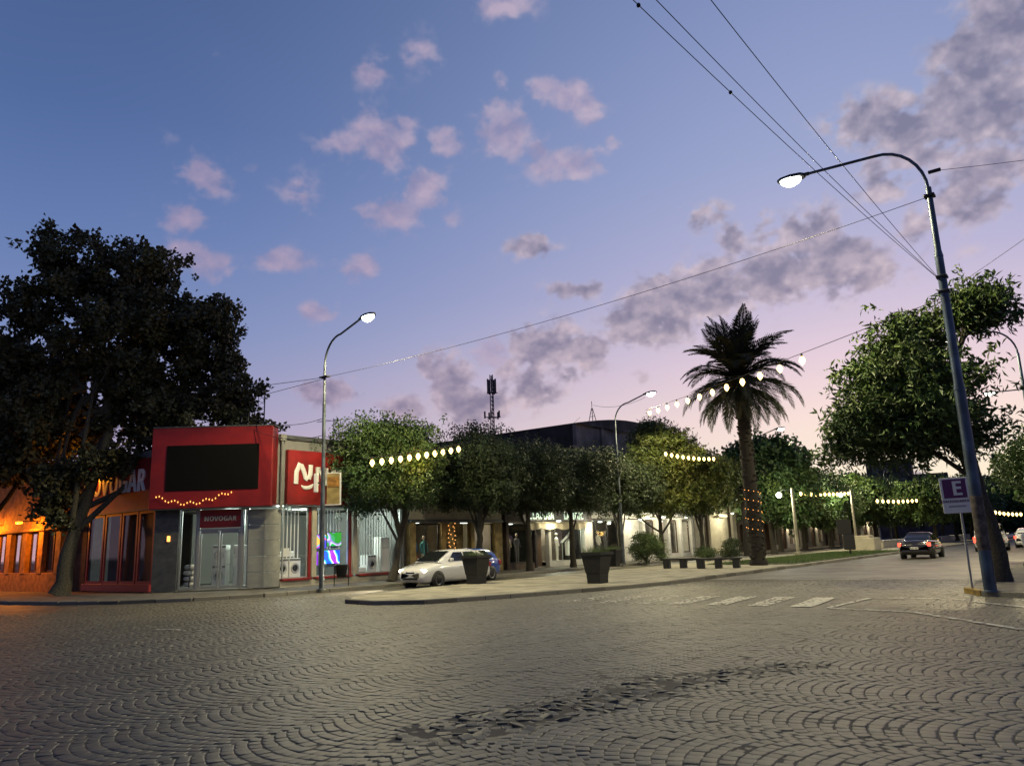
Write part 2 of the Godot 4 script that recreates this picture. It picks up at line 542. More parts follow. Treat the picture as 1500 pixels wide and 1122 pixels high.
	glow("tail_lamp", Color(1.0, 0.30, 0.22), 3.0)
	glow("ceiling_tube", Color(0.95, 1.0, 0.95), 3.0)
	glow("sign_lit", Color(0.86, 0.96, 0.88), 0.55)

# ---------------------------------------------------------------- road
var MEDIAN := [Vector2(-21.2, -150), Vector2(-21.2, -23), Vector2(-20.9, -19.2), Vector2(-20.3, -17.3), Vector2(-19.2, -16.2), Vector2(-17.6, -15.9), Vector2(-16.2, -16.6), Vector2(-15.4, -18.3), Vector2(-14.5, -20.8), Vector2(-13.6, -23.6), Vector2(-13.2, -26), Vector2(-13.2, -150)]
var WALK_L := [Vector2(-25.4, -150), Vector2(-25.4, -20.5), Vector2(-25.8, -17.8), Vector2(-26.8, -15.6), Vector2(-28.6, -13.9), Vector2(-31.0, -12.9), Vector2(-34.0, -12.4), Vector2(-75, -12.0), Vector2(-75, -18), Vector2(-33.2, -18), Vector2(-30, -20.8), Vector2(-30, -150)]
var WALK_R := [Vector2(-3.6, -150), Vector2(-3.6, -25), Vector2(-3.5, -23.2), Vector2(-3.0, -22.1), Vector2(-2.0, -21.5), Vector2(0, -21.2), Vector2(30, -21.0), Vector2(30, -28), Vector2(6, -28), Vector2(6, -150)]

func kerbs(parent: Node, poly: Array, i0: int, i1: int, y: float, m: Material, m2: Material = null, yellow := []) -> void:
	var acc := 0.0
	for i in range(i0, i1):
		var a: Vector2 = poly[i]
		var b: Vector2 = poly[i + 1]
		var d := (b - a)
		var n := maxi(1, int(round(d.length() / 1.0)))
		for k in n:
			var p := a.lerp(b, (k + 0.5) / n)
			if p.y < -62.0:
				continue
			var w := d.length() / n
			var t := frame(Vector3(p.x, 0, p.y), Vector3(d.x, 0, d.y)) * Transform3D(Basis(Vector3.UP, rng.randfn() * 0.006), Vector3(0, rng.randfn() * 0.004, rng.randfn() * 0.006))
			var mm := m
			if m2 and rng.randf() < 0.2:
				mm = m2
			if yellow and p.distance_to(yellow[0]) < yellow[1]:
				mm = M.yellow_paint
			part("kerb_stone", Vector3(0, y * 0.5 - 0.03, -0.06), Vector3(w - 0.015, y + 0.075, 0.17), mm, parent, 0.018, t)

func inside(p: Vector2) -> bool:
	return Geometry2D.is_point_in_polygon(p, MEDIAN_P) or Geometry2D.is_point_in_polygon(p, WALK_LP) or Geometry2D.is_point_in_polygon(p, WALK_RP)
var MEDIAN_P := PackedVector2Array(MEDIAN)
var WALK_LP := PackedVector2Array(WALK_L)
var WALK_RP := PackedVector2Array(WALK_R)

func worn(p: Vector2) -> float:  # how far the broken strip reaches here
	var a := Vector2(-4.95, -5.35)
	var b := Vector2(-4.3, -8.6)
	var c := Vector2(-3.4, -10.2)
	var w := 0.0
	for s in [[a, b, 0.5], [b, c, 0.36]]:
		var q := Geometry2D.get_closest_point_to_segment(p, s[0], s[1])
		w = maxf(w, 1.0 - p.distance_to(q) / s[2])
	return w

func cobbles(road: Node) -> void:
	var meshes := []
	for v in 5:
		var s := mb()
		var c := []
		for i in 4:
			var sg := Vector2(-1 if i in [0, 3] else 1, -1 if i < 2 else 1)
			c.append(sg * 0.5 + Vector2(rng.randfn(), rng.randfn()) * 0.03)
		var lv := [[-0.04, 1.0], [-0.008, 1.0], [-0.0025, 0.92], [0.0, 0.76]]
		for l in 3:
			for i in 4:
				var j := (i + 1) % 4
				var a0: Vector2 = c[i] * lv[l][1]
				var a1: Vector2 = c[j] * lv[l][1]
				var b0: Vector2 = c[i] * lv[l + 1][1]
				var b1: Vector2 = c[j] * lv[l + 1][1]
				s.set_smooth_group(1 if l > 0 else 2)
				oquad(s, Vector3(0, -0.1, 0), Vector3(a0.x, lv[l][0], a0.y), Vector3(a1.x, lv[l][0], a1.y), Vector3(b1.x, lv[l + 1][0], b1.y), Vector3(b0.x, lv[l + 1][0], b0.y))
		s.set_smooth_group(1)
		var t := []
		for i in 4:
			t.append(Vector3(c[i].x * 0.76, 0.0, c[i].y * 0.76))
		var top := Vector3(0, 0.002, 0)
		for i in 4:
			otri(s, Vector3(0, -0.1, 0), t[i], t[(i + 1) % 4], top)
		s.generate_normals()
		s.index()
		meshes.append(s.commit())
	var big := []
	var xf := [[], [], [], [], []]
	var co := [[], [], [], [], []]
	var fwd := Vector2(-sin(deg_to_rad(37.6)), -cos(deg_to_rad(37.6)))
	var jn := FastNoiseLite.new()
	jn.frequency = 0.35
	jn.seed = 3
	var W := 1.5
	var R := W / 1.38
	# field 0: columns along the avenue; field 1: columns across it; the seam runs between them
	for field in 2:
		var lim := 26 if field == 0 else 18
		for col in range(-lim, lim):
			for course in range(-290, 290):
				var u0 := course * 0.132
				var ang := asin(W * 0.5 / R)
				var n := 14
				for k in n:
					var th := lerpf(-ang, ang, (k + 0.5) / n)
					var v := sin(th) * R
					var u := u0 + (R - cos(th) * R) * (-1.0 if field == 0 else 1.0)
					var p: Vector2
					var yaw := th
					if field == 0:

						p = Vector2(col * W + v + 0.4, u - 10.0)
						yaw = -th
					else:
						p = Vector2(u - 8.0, col * W + v - 6.0)
						yaw = -th
					var dd := p.length()
					if dd > 27.0 + 3.5 * absf(sin(p.x * 12.9898 + p.y * 78.233)) or dd < 2.2:
						continue
					var f := p.dot(fwd)
					if f < dd * 0.69:
						continue
					var seam := (p - Vector2(-4.6, -5.0)).cross(Vector2(-4.2, -12.0) - Vector2(-4.6, -5.0))
					if (seam < 0.0) != (field == 1):
						continue
					if inside(p):
						continue
					var wear := worn(p)
					if wear > 0.05 and rng.randf() < 0.12 + wear * 0.1:
						continue
					var y := jn.get_noise_2d(p.x * 1.0, p.y * 1.0) * 0.006 + rng.randfn() * 0.0022
					var tilt := 0.018
					if wear > 0.0:
						y += rng.randf_range(-0.012, 0.007)
						tilt = 0.13
					var sz := Vector3(0.121 * (1.0 + rng.randfn() * 0.05), 1.0, 0.126 * cos(th) * (1.0 + rng.randfn() * 0.05))
					var b := Basis(Vector3.UP, -yaw + rng.randfn() * 0.05) * Basis.from_euler(Vector3(rng.randfn() * tilt, 0, rng.randfn() * tilt)) * Basis.from_scale(sz)
					var i := rng.randi() % 5
					var t := Transform3D(b, Vector3(p.x, y, p.y))
					var sh := (0.123 + rng.randfn() * 0.017) * (1.0 + 0.3 * jn.get_noise_2d(p.x * 0.45 + 40.0, p.y * 0.45))
					sh = clampf(sh, 0.05, 0.2) * (1.0 - 0.22 * clampf(wear * 3.0, 0.0, 1.0))
					var h := rng.randf_range(-0.05, 0.05)
					if dd < 6.3 and f > dd * 0.80:
						big.append([dd, i, t])
					xf[i].append(t)
					co[i].append(Color(sh * (1.06 + h), sh * 0.98, sh * (0.72 - h)))
	big.sort_custom(func(a, b): return a[0] < b[0])
	var taken := {}
	for k in mini(300, big.size()):
		put("cobblestone", meshes[big[k][1]], M["stone_%d" % (rng.randi() % 4)], road, big[k][2])
		taken[big[k][2].origin] = true
	for i in 5:
		var mm := MultiMesh.new()
		mm.transform_format = MultiMesh.TRANSFORM_3D
		mm.use_colors = true
		mm.mesh = meshes[i]
		var keep := []
		for k in xf[i].size():
			if not taken.has(xf[i][k].origin):
				keep.append(k)
		mm.instance_count = keep.size()
		for k in keep.size():
			mm.set_instance_transform(k, xf[i][keep[k]])
			mm.set_instance_color(k, co[i][keep[k]])
		var o := MultiMeshInstance3D.new()
		o.name = "cobblestones"
		o.multimesh = mm
		o.material_override = M.stone
		o.set_meta("kind", "stuff")
		road.add_child(o, true)

# worn road paint: a strip broken into small flakes
func paint(parent: Node, a: Vector2, b: Vector2, w: float, wear: float) -> void:
	var s := mb()
	var d := (b - a)
	var n := maxi(1, int(d.length() / 0.12))
	var mcount := maxi(1, int(w / 0.06))
	var side := Vector2(-d.y, d.x).normalized()
	for i in n:
		for j in mcount:
			if rng.randf() < wear:
				continue
			var p := a + d * (float(i) / n) + side * (float(j) / mcount - 0.5) * w
			var e := d / n * rng.randf_range(0.8, 1.0)
			var f := side * w / mcount * rng.randf_range(0.8, 1.0)
			var y := 0.018
			quad(s, Vector3(p.x, y, p.y), Vector3(p.x + e.x, y, p.y + e.y), Vector3(p.x + e.x + f.x, y, p.y + e.y + f.y), Vector3(p.x + f.x, y, p.y + f.y))
	obj("road_marking", s, M.road_paint, parent)

# ---------------------------------------------------------------- trees
func leaf_clump(n: int, rad: float, ll: float, lw: float, droop: float) -> ArrayMesh:
	var s := mb()
	for i in n:
		var d := (rv() + Vector3(0, -droop, 0)).normalized()
		var p := rv() * rad * sqrt(rng.randf())
		var side := d.cross(rv()).normalized()
		var up := side.cross(d)
		var l := ll * rng.randf_range(0.7, 1.2)
		var w := lw * rng.randf_range(0.8, 1.2)
		var m := p + d * l * 0.45 + up * w * 0.2
		var q := p + d * l - up * l * 0.12
		tri(s, p, m + side * w * 0.5, q)
		tri(s, p, q, m - side * w * 0.5)
	s.generate_normals()
	return s.commit()

var clumps := {}

func crown(parent: Node, lobes: Array, per: float, kind: String, base: Color, scale := 1.0, spread := 0.34, thin := 0.0) -> void:
	var xs := []
	var cs := []
	for l in lobes:
		var c: Vector3 = l[0]
		var r: Vector3 = l[1]
		var area := (r.x * r.y + r.y * r.z + r.x * r.z) * 4.2
		for i in int(area * per * 0.42) + 3:
			var d := rv()
			var q := 1.0 - 0.6 * pow(rng.randf(), 1.5)
			if rng.randf() < 0.14:
				q = rng.randf_range(1.0, 1.18)
			var p := c + d * r * q
			if rng.randf() < thin:
				continue
			var tone := rng.randf_range(0.7, 1.25)
			for k in rng.randi_range(11, 18):
				var e := p + Vector3(rng.randfn(), rng.randfn() * 0.62, rng.randfn()) * spread * 1.15 * scale
				xs.append(Transform3D(Basis(rv(), rng.randf() * TAU).scaled(Vector3.ONE * rng.randf_range(0.75, 1.25) * scale), e))
				var t := tone * rng.randf_range(0.85, 1.15)
				var yel := rng.randf_range(-0.12, 0.2)
				cs.append(Color(base.r * t * (1.0 + yel), base.g * t, base.b * t * (1.0 - yel)))
	var mm := MultiMesh.new()
	mm.transform_format = MultiMesh.TRANSFORM_3D
	mm.use_colors = true
	mm.mesh = clumps[kind]
	mm.instance_count = xs.size()
	for i in xs.size():
		mm.set_instance_transform(i, xs[i])
		mm.set_instance_color(i, cs[i])
	var o := MultiMeshInstance3D.new()
	o.name = "crown"
	o.multimesh = mm
	o.material_override = M.leaf
	o.set_meta("kind", "stuff")
	parent.add_child(o, true)

func trunk(parent: Node, pts: Array, rad: Array, lobes: Array, fork: int, m: Material) -> void:
	var s := mb()
	var p2 := []
	var r2 := []
	for i in pts.size() - 1:
		for k in 4:
			var u := k / 4.0
			p2.append(pts[i].lerp(pts[i + 1], u) + Vector3(rng.randfn(), 0, rng.randfn()) * rad[i] * 0.1)
			r2.append(lerpf(rad[i], rad[i + 1], u) * (1.0 + rng.randfn() * 0.06) * (1.22 if i == 0 and k == 0 else 1.0))
	p2.append(pts[-1])
	r2.append(rad[-1])
	tube(s, p2, r2, 11)
	for l in lobes:
		var c: Vector3 = l[0]
		var f: Vector3 = pts[fork].lerp(pts[-1], rng.randf_range(0.0, 0.9))
		var mid := f.lerp(c, 0.5) + Vector3(rng.randfn(), rng.randf(), rng.randfn()) * 0.25 * f.distance_to(c) * 0.5
		var r0: float = rad[fork] * 0.5
		var path := []
		var rr := []
		for i in 9:
			var u := i / 8.0
			path.append(f.lerp(mid, u).lerp(mid.lerp(c, u), u))
			rr.append(lerpf(r0, r0 * 0.12, u))
		tube(s, path, rr, 6)
		for k in 4:
			var e: Vector3 = c + rv() * (l[1] as Vector3) * 0.85
			tube(s, [path[5 + k % 3], path[5 + k % 3].lerp(e, 0.5) + rv() * 0.12, e], [r0 * 0.35, r0 * 0.22, r0 * 0.08], 5)
	obj("trunk", s, m, parent)

func tree(n: String, label: String, pos: Vector3, pts: Array, rad: Array, fork: int, lobes: Array, per: float, kind: String, base: Color, bark: Material, group := "", scale := 1.0, thin := 0.0) -> Node3D:
	var o := thing(n, label, "tree", Transform3D(Basis(), pos), group)
	trunk(o, pts, rad, lobes, fork, bark)
	crown(o, lobes, per, kind, base, scale, 0.34, thin)
	return o

func frond(length: float, rise: float, droop: float) -> ArrayMesh:
	var s := mb()
	var pts := []
	var rr := []
	var p := Vector3.ZERO
	var a := rise
	for i in 13:
		pts.append(p)
		rr.append(lerpf(0.05, 0.008, i / 12.0))
		p += Vector3(cos(a), sin(a), 0) * length / 12.0
		a -= droop / 12.0 * (0.4 + 1.2 * i / 12.0)
	tube(s, pts, rr, 5)
	s.set_smooth_group(-1)
	for i in 46:
		var u := 0.1 + 0.9 * i / 45.0
		var k := mini(int(u * 12.0), 11)
		var c: Vector3 = pts[k].lerp(pts[k + 1], u * 12.0 - k)
		var d: Vector3 = (pts[k + 1] - pts[k]).normalized()
		var up := d.cross(Vector3(0, 0, 1)) * -1.0
		var l := (0.62 * sin(PI * minf(u * 0.9 + 0.12, 1.0)) + 0.14) * rng.randf_range(0.85, 1.1)
		for sd in [-1.0, 1.0]:
			var e: Vector3 = (d * 0.75 + Vector3(0, 0, sd) * 0.8 + up * 0.2 + Vector3(0, -0.18, 0) + rv() * 0.08).normalized()
			var w := d * 0.036
			var m := c + e * l * 0.5
			quad(s, c - w * 0.5, m - w, c + e * l + Vector3(0, -0.05, 0), m + w)
	s.generate_normals()
	return s.commit()

# ---------------------------------------------------------------- street furniture
func street_lamp(label: String, base: Vector3, h: float, arm: Vector3, m: Material, energy: float, thick := 1.0, group := "street lamps along the avenue", light := true) -> Node3D:
	var o := thing("street_lamp", label, "street lamp", Transform3D(Basis(), base), group)
	var d := Vector3(arm.x, 0, arm.z).normalized()
	var reach := Vector2(arm.x, arm.z).length()
	var s := mb()
	lathe(s, [Vector2(0.15, -0.02), Vector2(0.15, 0.03), Vector2(0.125, 0.05)], 14)
	tube(s, [Vector3(0, 0, 0), Vector3(0, h * 0.42, 0)], [0.115 * thick, 0.105 * thick], 16)
	tube(s, [Vector3(0, h * 0.415, 0), Vector3(0, h * 0.43, 0), Vector3(0, h * 0.72, 0)], [0.112 * thick, 0.09 * thick, 0.082 * thick], 16)
	tube(s, [Vector3(0, h * 0.715, 0), Vector3(0, h * 0.73, 0), Vector3(0, h * 0.88, 0)], [0.088 * thick, 0.066 * thick, 0.058 * thick], 14)
	obj("pole", s, m, o)
	var q := mb()
	var pts := []
	var bend := h * 0.12
	for i in 9:
		var a := i / 8.0 * PI * 0.5
		pts.append(Vector3(0, h * 0.875, 0) + Vector3(0, sin(a) * (bend - arm.y * 0.3), 0) + d * (1.0 - cos(a)) * bend * 0.85)
	var tip := Vector3(0, h + arm.y, 0) + d * reach
	pts.append(pts[-1].lerp(tip, 0.5))
	pts.append(tip)
	tube(q, pts, 0.042, 10)
	obj("arm", q, m, o)
	var t := Transform3D(Basis(d, Vector3.UP, d.cross(Vector3.UP)), tip) * Transform3D(Basis(Vector3(0, 0, 1), 0.06), Vector3.ZERO)
	var hs := mb()
	tube(hs, [Vector3(-0.12, 0, 0), Vector3(0.06, 0, 0)], 0.055, 10)
	var sec := [[0.0, 0.09, 0.05], [0.1, 0.17, 0.09], [0.4, 0.2, 0.11], [0.68, 0.17, 0.07], [0.8, 0.08, 0.03]]
	for i in sec.size() - 1:
		var A: Array = sec[i]
		var B: Array = sec[i + 1]
		var ra := [Vector3(A[0], -0.05, -A[1]), Vector3(A[0], A[2] * 0.6, -A[1] * 0.75), Vector3(A[0], A[2], 0), Vector3(A[0], A[2] * 0.6, A[1] * 0.75), Vector3(A[0], -0.05, A[1])]
		var rb := [Vector3(B[0], -0.05, -B[1]), Vector3(B[0], B[2] * 0.6, -B[1] * 0.75), Vector3(B[0], B[2], 0), Vector3(B[0], B[2] * 0.6, B[1] * 0.75), Vector3(B[0], -0.05, B[1])]
		hs.set_smooth_group(1)
		for k in 4:
			oquad(hs, Vector3((A[0] + B[0]) * 0.5, -0.02, 0), ra[k], ra[k + 1], rb[k + 1], rb[k])
		hs.set_smooth_group(-1)
		oquad(hs, Vector3(0.4, 0.05, 0), ra[0], ra[4], rb[4], rb[0])
	var head := obj("lamp_head", hs, M.dark_metal, o, t)
	var ls := mb()
	lathe(ls, [Vector2(0.0, -0.2), Vector2(0.1, -0.18), Vector2(0.19, -0.11), Vector2(0.235, -0.03), Vector2(0.24, 0.02)], 18, Transform3D(Basis.from_scale(Vector3(1.3, 1, 0.8)), Vector3(0.42, -0.06, 0)))
	obj("lamp_lens", ls, M.lamp_white, head)
	if light:
		var lp: Vector3 = (o.transform * t) * Vector3(0.42, -0.3, 0)
		spot(lp, Vector3(0, -1, 0) + d * 0.08, Color(1.0, 0.94, 0.73), energy, 84.0, 0.2, 0.35)
	return o

func light_string(label: String, a: Vector3, b: Vector3, sag: float, n: int, u0 := 0.0, u1 := 1.0, bulb := 1.0, energy := 3.0, lights := 1) -> void:
	var o := thing("string_of_lights", label, "string lights", Transform3D(Basis(), a), "strings of warm bulbs over the street")
	var s := mb()
	tube(s, catenary(Vector3.ZERO, b - a, sag, 20), 0.012, 5)
	obj("cable", s, M.black, o)
	var bm := mb()
	lathe(bm, [Vector2(0, -0.15), Vector2(0.05, -0.09), Vector2(0.085, -0.02), Vector2(0.06, 0.06), Vector2(0.025, 0.1), Vector2(0, 0.1)], 10)
	bm.generate_normals()
	bm.index()
	var mesh := bm.commit()
	var sm := mb()
	lathe(sm, [Vector2(0, 0.09), Vector2(0.03, 0.09), Vector2(0.03, 0.16), Vector2(0.012, 0.19)], 8)
	sm.generate_normals()
	var cap := sm.commit()
	for i in n:
		var u := lerpf(u0, u1, (i + 0.5) / n)
		var c := (b - a) * u - Vector3(0, sag * 4.0 * u * (1.0 - u) + 0.18 * bulb, 0)
		var k := put("bulb", mesh, M.bulb_warm, o, Transform3D(Basis.from_scale(Vector3.ONE * bulb), c))
		put("socket", cap, M.black, k)
	for i in lights:
		var u := lerpf(u0, u1, (i + 0.5) / lights)
		omni(a + (b - a) * u - Vector3(0, sag * 4.0 * u * (1.0 - u) + 0.5, 0), Color(1.0, 0.80, 0.42), energy, 0.3)

func wrap_lights(label: String, c: Vector3, r0: float, r1: float, h: float, turns: float, n: int, m: Material, bs := 0.03) -> void:
	var o := thing("wrapped_lights", label, "string lights", Transform3D(Basis(), c))
	var s := mb()
	var pts := []
	for i in 80:
		var u := i / 79.0
		var a := u * turns * TAU
		pts.append(Vector3(cos(a) * lerpf(r0, r1, u), u * h, sin(a) * lerpf(r0, r1, u)))
	tube(s, pts, 0.008, 4)
	obj("cable", s, M.black, o)
	var bm := mb()
	lathe(bm, [Vector2(0, -bs), Vector2(bs * 0.9, -bs * 0.3), Vector2(bs * 0.8, bs * 0.5), Vector2(0, bs)], 7)
	bm.generate_normals()
	var mesh := bm.commit()
	for i in n:
		var u := (i + 0.5) / n
		var a := u * turns * TAU
		put("bulb", mesh, m, o, Transform3D(Basis(), Vector3(cos(a) * (lerpf(r0, r1, u) + bs * 0.6), u * h, sin(a) * (lerpf(r0, r1, u) + bs * 0.6))))

# ---------------------------------------------------------------- vehicles
# stations run from the front (z = 0) to the rear: z, underside, waist, deck, half widths at sill, waist, deck
func car(label: String, t: Transform3D, body: Material, L: float, kind: String, lights_on: bool, plate := "", group := "") -> Node3D:
	var o := thing("car", label, "car", t, group)
	var W := 0.86
	var van := kind == "van"
	var sedan := kind == "sedan"
	var hb := 0.78 if not van else 0.9      # hood line
	var wl := 0.97 if not van else 1.05     # waist line
	var st := [[0.0, 0.34, 0.50, 0.60, 0.52], [0.05, 0.26, 0.56, 0.68, 0.66], [0.16, 0.2, 0.60, hb - 0.03, 0.76], [0.36, 0.18, 0.64, hb + 0.04, 0.82], [0.75, 0.18, 0.68, hb + 0.12, 0.855], [1.15, 0.18, 0.70, wl, W], [1.9, 0.19, 0.70, wl + 0.01, W], [2.7, 0.19, 0.70, wl + 0.03, W], [L - 0.7, 0.2, 0.71, wl + 0.05, 0.85], [L - 0.18, 0.24, 0.70, wl + 0.04, 0.81], [L - 0.03, 0.3, 0.66, wl - 0.02, 0.76], [L, 0.36, 0.6, 0.72, 0.72]]
	var s := mb()
	s.set_smooth_group(1)
	var rings := []
	for q in st:
		var z: float = q[0]
		var w: float = q[4]
		var ring := []
		for v in [[0.0, q[1]], [w * 0.86, q[1]], [w * 0.97, q[1] + 0.1], [w, q[2] * 0.75], [w * 1.0, q[2]], [w * 0.955, lerpf(q[2], q[3], 0.75)], [w * 0.88, q[3]], [0.0, q[3] + 0.035]]:
			ring.append(Vector3(v[0], v[1], z))
		rings.append(ring)
	for i in rings.size() - 1:
		for k in 7:
			for sd in [1.0, -1.0]:
				var f := Vector3(sd, 1, 1)
				oquad(s, Vector3(0, 0.5, (st[i][0] + st[i + 1][0]) * 0.5), rings[i][k] * f, rings[i][k + 1] * f, rings[i + 1][k + 1] * f, rings[i + 1][k] * f)
	for e in [0, rings.size() - 1]:
		for k in range(1, 7):
			for sd in [1.0, -1.0]:
				var f := Vector3(sd, 1, 1)
				otri(s, Vector3(0, 0.5, L * 0.5), Vector3(0, 0.5, st[e][0]), rings[e][k] * f, rings[e][k - 1] * f)
				otri(s, Vector3(0, 0.5, L * 0.5), Vector3(0, 0.5, st[e][0]), rings[e][k + 1] * f, rings[e][k] * f)
	# cabin
	var roof := 1.47 if not van else 1.85
	var zf := 0.95 if not van else 0.8
	var zr := L - (0.95 if sedan else 0.22)
	var ca := [[zf, wl + 0.01, 0.70], [zf + 0.5, wl + 0.28, 0.68], [zf + 0.95, roof - 0.045, 0.62], [zf + 1.35, roof, 0.60], [lerpf(zf, zr, 0.72), roof - 0.01, 0.60], [zr - 0.42 if not sedan else zr - 0.62, roof - 0.07, 0.60], [zr - 0.10 if not sedan else zr - 0.28, wl + 0.28, 0.66], [zr, wl + 0.05, 0.70]]
	if van:
		ca[5] = [zr - 0.1, roof - 0.02, 0.66]
		ca[6] = [zr - 0.05, wl + 0.4, 0.72]
		ca[4][2] = 0.68
		ca[3][2] = 0.68
	var cr := []
	for q in ca:
		var ring := []
		var top: float = q[1]
		for v in [[0.78, wl - 0.02], [lerpf(0.76, q[2], 0.55), lerpf(wl, top, 0.55)], [q[2] + 0.02, maxf(wl, top - 0.06)], [q[2] - 0.06, top], [0.0, top + 0.02]]:
			ring.append(Vector3(v[0], v[1], q[0]))
		cr.append(ring)
	for i in cr.size() - 1:
		for k in 4:
			for sd in [1.0, -1.0]:
				var f := Vector3(sd, 1, 1)
				oquad(s, Vector3(0, wl, (ca[i][0] + ca[i + 1][0]) * 0.5), cr[i][k] * f, cr[i][k + 1] * f, cr[i + 1][k + 1] * f, cr[i + 1][k] * f)
	obj("body", s, body, o)
	# glass, a touch proud of the shell
	var lift := 0.012
	var wind := mb()
	oquad(wind, Vector3(0, 0.9, L * 0.5), Vector3(-0.62, wl + 0.05, zf + 0.04 - lift), Vector3(0.62, wl + 0.05, zf + 0.04 - lift), Vector3(0.53, roof - 0.08, zf + 0.86 - lift), Vector3(-0.53, roof - 0.08, zf + 0.86 - lift))
	for v in [Vector3(0, 0.03, -0.025)]:
		obj("windscreen", wind, M.car_glass, o, Transform3D(Basis(), v))
	var rw := mb()
	if van:
		oquad(rw, Vector3(0, 0.9, 0), Vector3(-0.6, wl + 0.25, zr + 0.012), Vector3(0.6, wl + 0.25, zr + 0.012), Vector3(0.57, roof - 0.2, zr - 0.03), Vector3(-0.57, roof - 0.2, zr - 0.03))
	else:
		var z5: float = ca[5][0]
		oquad(rw, Vector3(0, 0.9, 0), Vector3(-0.6, wl + 0.11, zr + 0.02), Vector3(0.6, wl + 0.11, zr + 0.02), Vector3(0.5, roof - 0.12, z5 + 0.13), Vector3(-0.5, roof - 0.12, z5 + 0.13))
	obj("rear_window", rw, M.car_glass, o)
	for sd in [1.0, -1.0]:
		for w in [[zf + 0.48, zf + 0.92, zf + 1.46, zf + 1.46], [zf + 1.54, zf + 1.54, lerpf(zf, zr, 0.72), zr - 0.5 if not sedan else zr - 0.62]]:
			var g := mb()
			var yb := wl + 0.04
			var yt := roof - 0.11
			oquad(g, Vector3(0, 1.1, L * 0.5), Vector3(sd * 0.785, yb, w[0]), Vector3(sd * (0.665 if not van else 0.73), yt, w[1]), Vector3(sd * (0.665 if not van else 0.73), yt, w[2]), Vector3(sd * 0.785, yb, w[3]))
			obj("side_window", g, M.car_glass, o)
		var mr := mb()
		box(mr, Vector3(sd * 0.93, wl + 0.1, zf + 0.55), Vector3(0.17, 0.12, 0.12), 0.03)
		obj("mirror", mr, body, o)
		var hl := mb()
		box(hl, Vector3(sd * 0.60, 0.665, 0.16), Vector3(0.30, 0.13, 0.2), 0.05, Transform3D(Basis(Vector3.UP, sd * 0.0), Vector3.ZERO))
		obj("headlight", hl, M.head_lamp if lights_on and kind == "taxi" else M.chrome, o)
		var tl := mb()
		box(tl, Vector3(sd * 0.75, 0.80, L - 0.075), Vector3(0.20, 0.22 if not van else 0.4, 0.14), 0.03)
		obj("tail_light", tl, M.tail_lamp if lights_on and kind != "taxi" else M.red_dark, o)
		var dh := mb()
		for zz in [zf + 1.22, zf + 2.05]:
			box(dh, Vector3(sd * 0.865, 0.78, zz), Vector3(0.03, 0.03, 0.14), 0.008)
		obj("door_handle", dh, body, o)
		for zz in [0.78, L - 0.80]:
			var wb := Transform3D(Basis(Vector3(0, 0, 1), PI * 0.5), Vector3(sd * 0.76, 0.30, zz))
			var ar := mb()
			lathe(ar, [Vector2(0.0, -0.115), Vector2(0.355, -0.115), Vector2(0.37, 0.0), Vector2(0.355, 0.112), Vector2(0, 0.112)], 20, wb)
			obj("wheel_arch", ar, M.black, o)
			var ty := mb()
			lathe(ty, [Vector2(0.18, -0.13), Vector2(0.27, -0.135), Vector2(0.30, -0.1), Vector2(0.305, 0.0), Vector2(0.30, 0.1), Vector2(0.27, 0.135), Vector2(0.18, 0.13)], 22, wb)
			var wheel := obj("wheel", ty, M.rubber, o)
			var rm := mb()
			lathe(rm, [Vector2(0.0, 0.10), Vector2(0.05, 0.11), Vector2(0.16, 0.09), Vector2(0.19, 0.132), Vector2(0.2, 0.132)] if sd < 0 else [Vector2(0.0, -0.10), Vector2(0.05, -0.11), Vector2(0.16, -0.09), Vector2(0.19, -0.132), Vector2(0.2, -0.132)], 18, wb)
			obj("rim", rm, M.aluminium, wheel)
	part("grille", Vector3(0, 0.60, 0.03), Vector3(0.5, 0.07, 0.08), M.black, o, 0.02)
	part("front_bumper", Vector3(0, 0.37, 0.02), Vector3(0.86, 0.1, 0.08), M.black, o, 0.03)
	part("rear_bumper", Vector3(0, 0.42, L + 0.015), Vector3(1.36, 0.16, 0.08), body, o, 0.04)
	var pl := part("number_plate", Vector3(0, 0.60 if not van else 0.7, L + 0.025), Vector3(0.42, 0.12, 0.02), M.white_paint, o, 0.004)
	if plate:
		text("plate_number", plate, 0.075, 0.004, M.black, pl, Transform3D(Basis(), Vector3(0, 0.60, L + 0.038)))
	return o

# ---------------------------------------------------------------- buildings
func window(parent: Node, x0: float, x1: float, y0: float, y1: float, z: float, fm: Material, fw := 0.06, t := Transform3D.IDENTITY, cols := 1) -> void:
	var s := mb()
	var w := x1 - x0
	var h := y1 - y0
	box(s, Vector3((x0 + x1) * 0.5, y0 + fw * 0.5, z), Vector3(w, fw, 0.07))
	box(s, Vector3((x0 + x1) * 0.5, y1 - fw * 0.5, z), Vector3(w, fw, 0.07))
	for i in cols + 1:
		box(s, Vector3(lerpf(x0 + fw * 0.5, x1 - fw * 0.5, float(i) / cols), (y0 + y1) * 0.5, z), Vector3(fw, h - fw * 2.0, 0.066))
	var f := obj("window", s, fm, parent, t)
	for i in cols:
		var a := lerpf(x0 + fw * 0.5, x1 - fw * 0.5, float(i) / cols) + fw * 0.5
		var b := lerpf(x0 + fw * 0.5, x1 - fw * 0.5, float(i + 1) / cols) - fw * 0.5
		part("pane", Vector3((a + b) * 0.5, (y0 + y1) * 0.5, z - 0.01), Vector3(b - a, h - fw * 2.0, 0.01), M.glass, f)

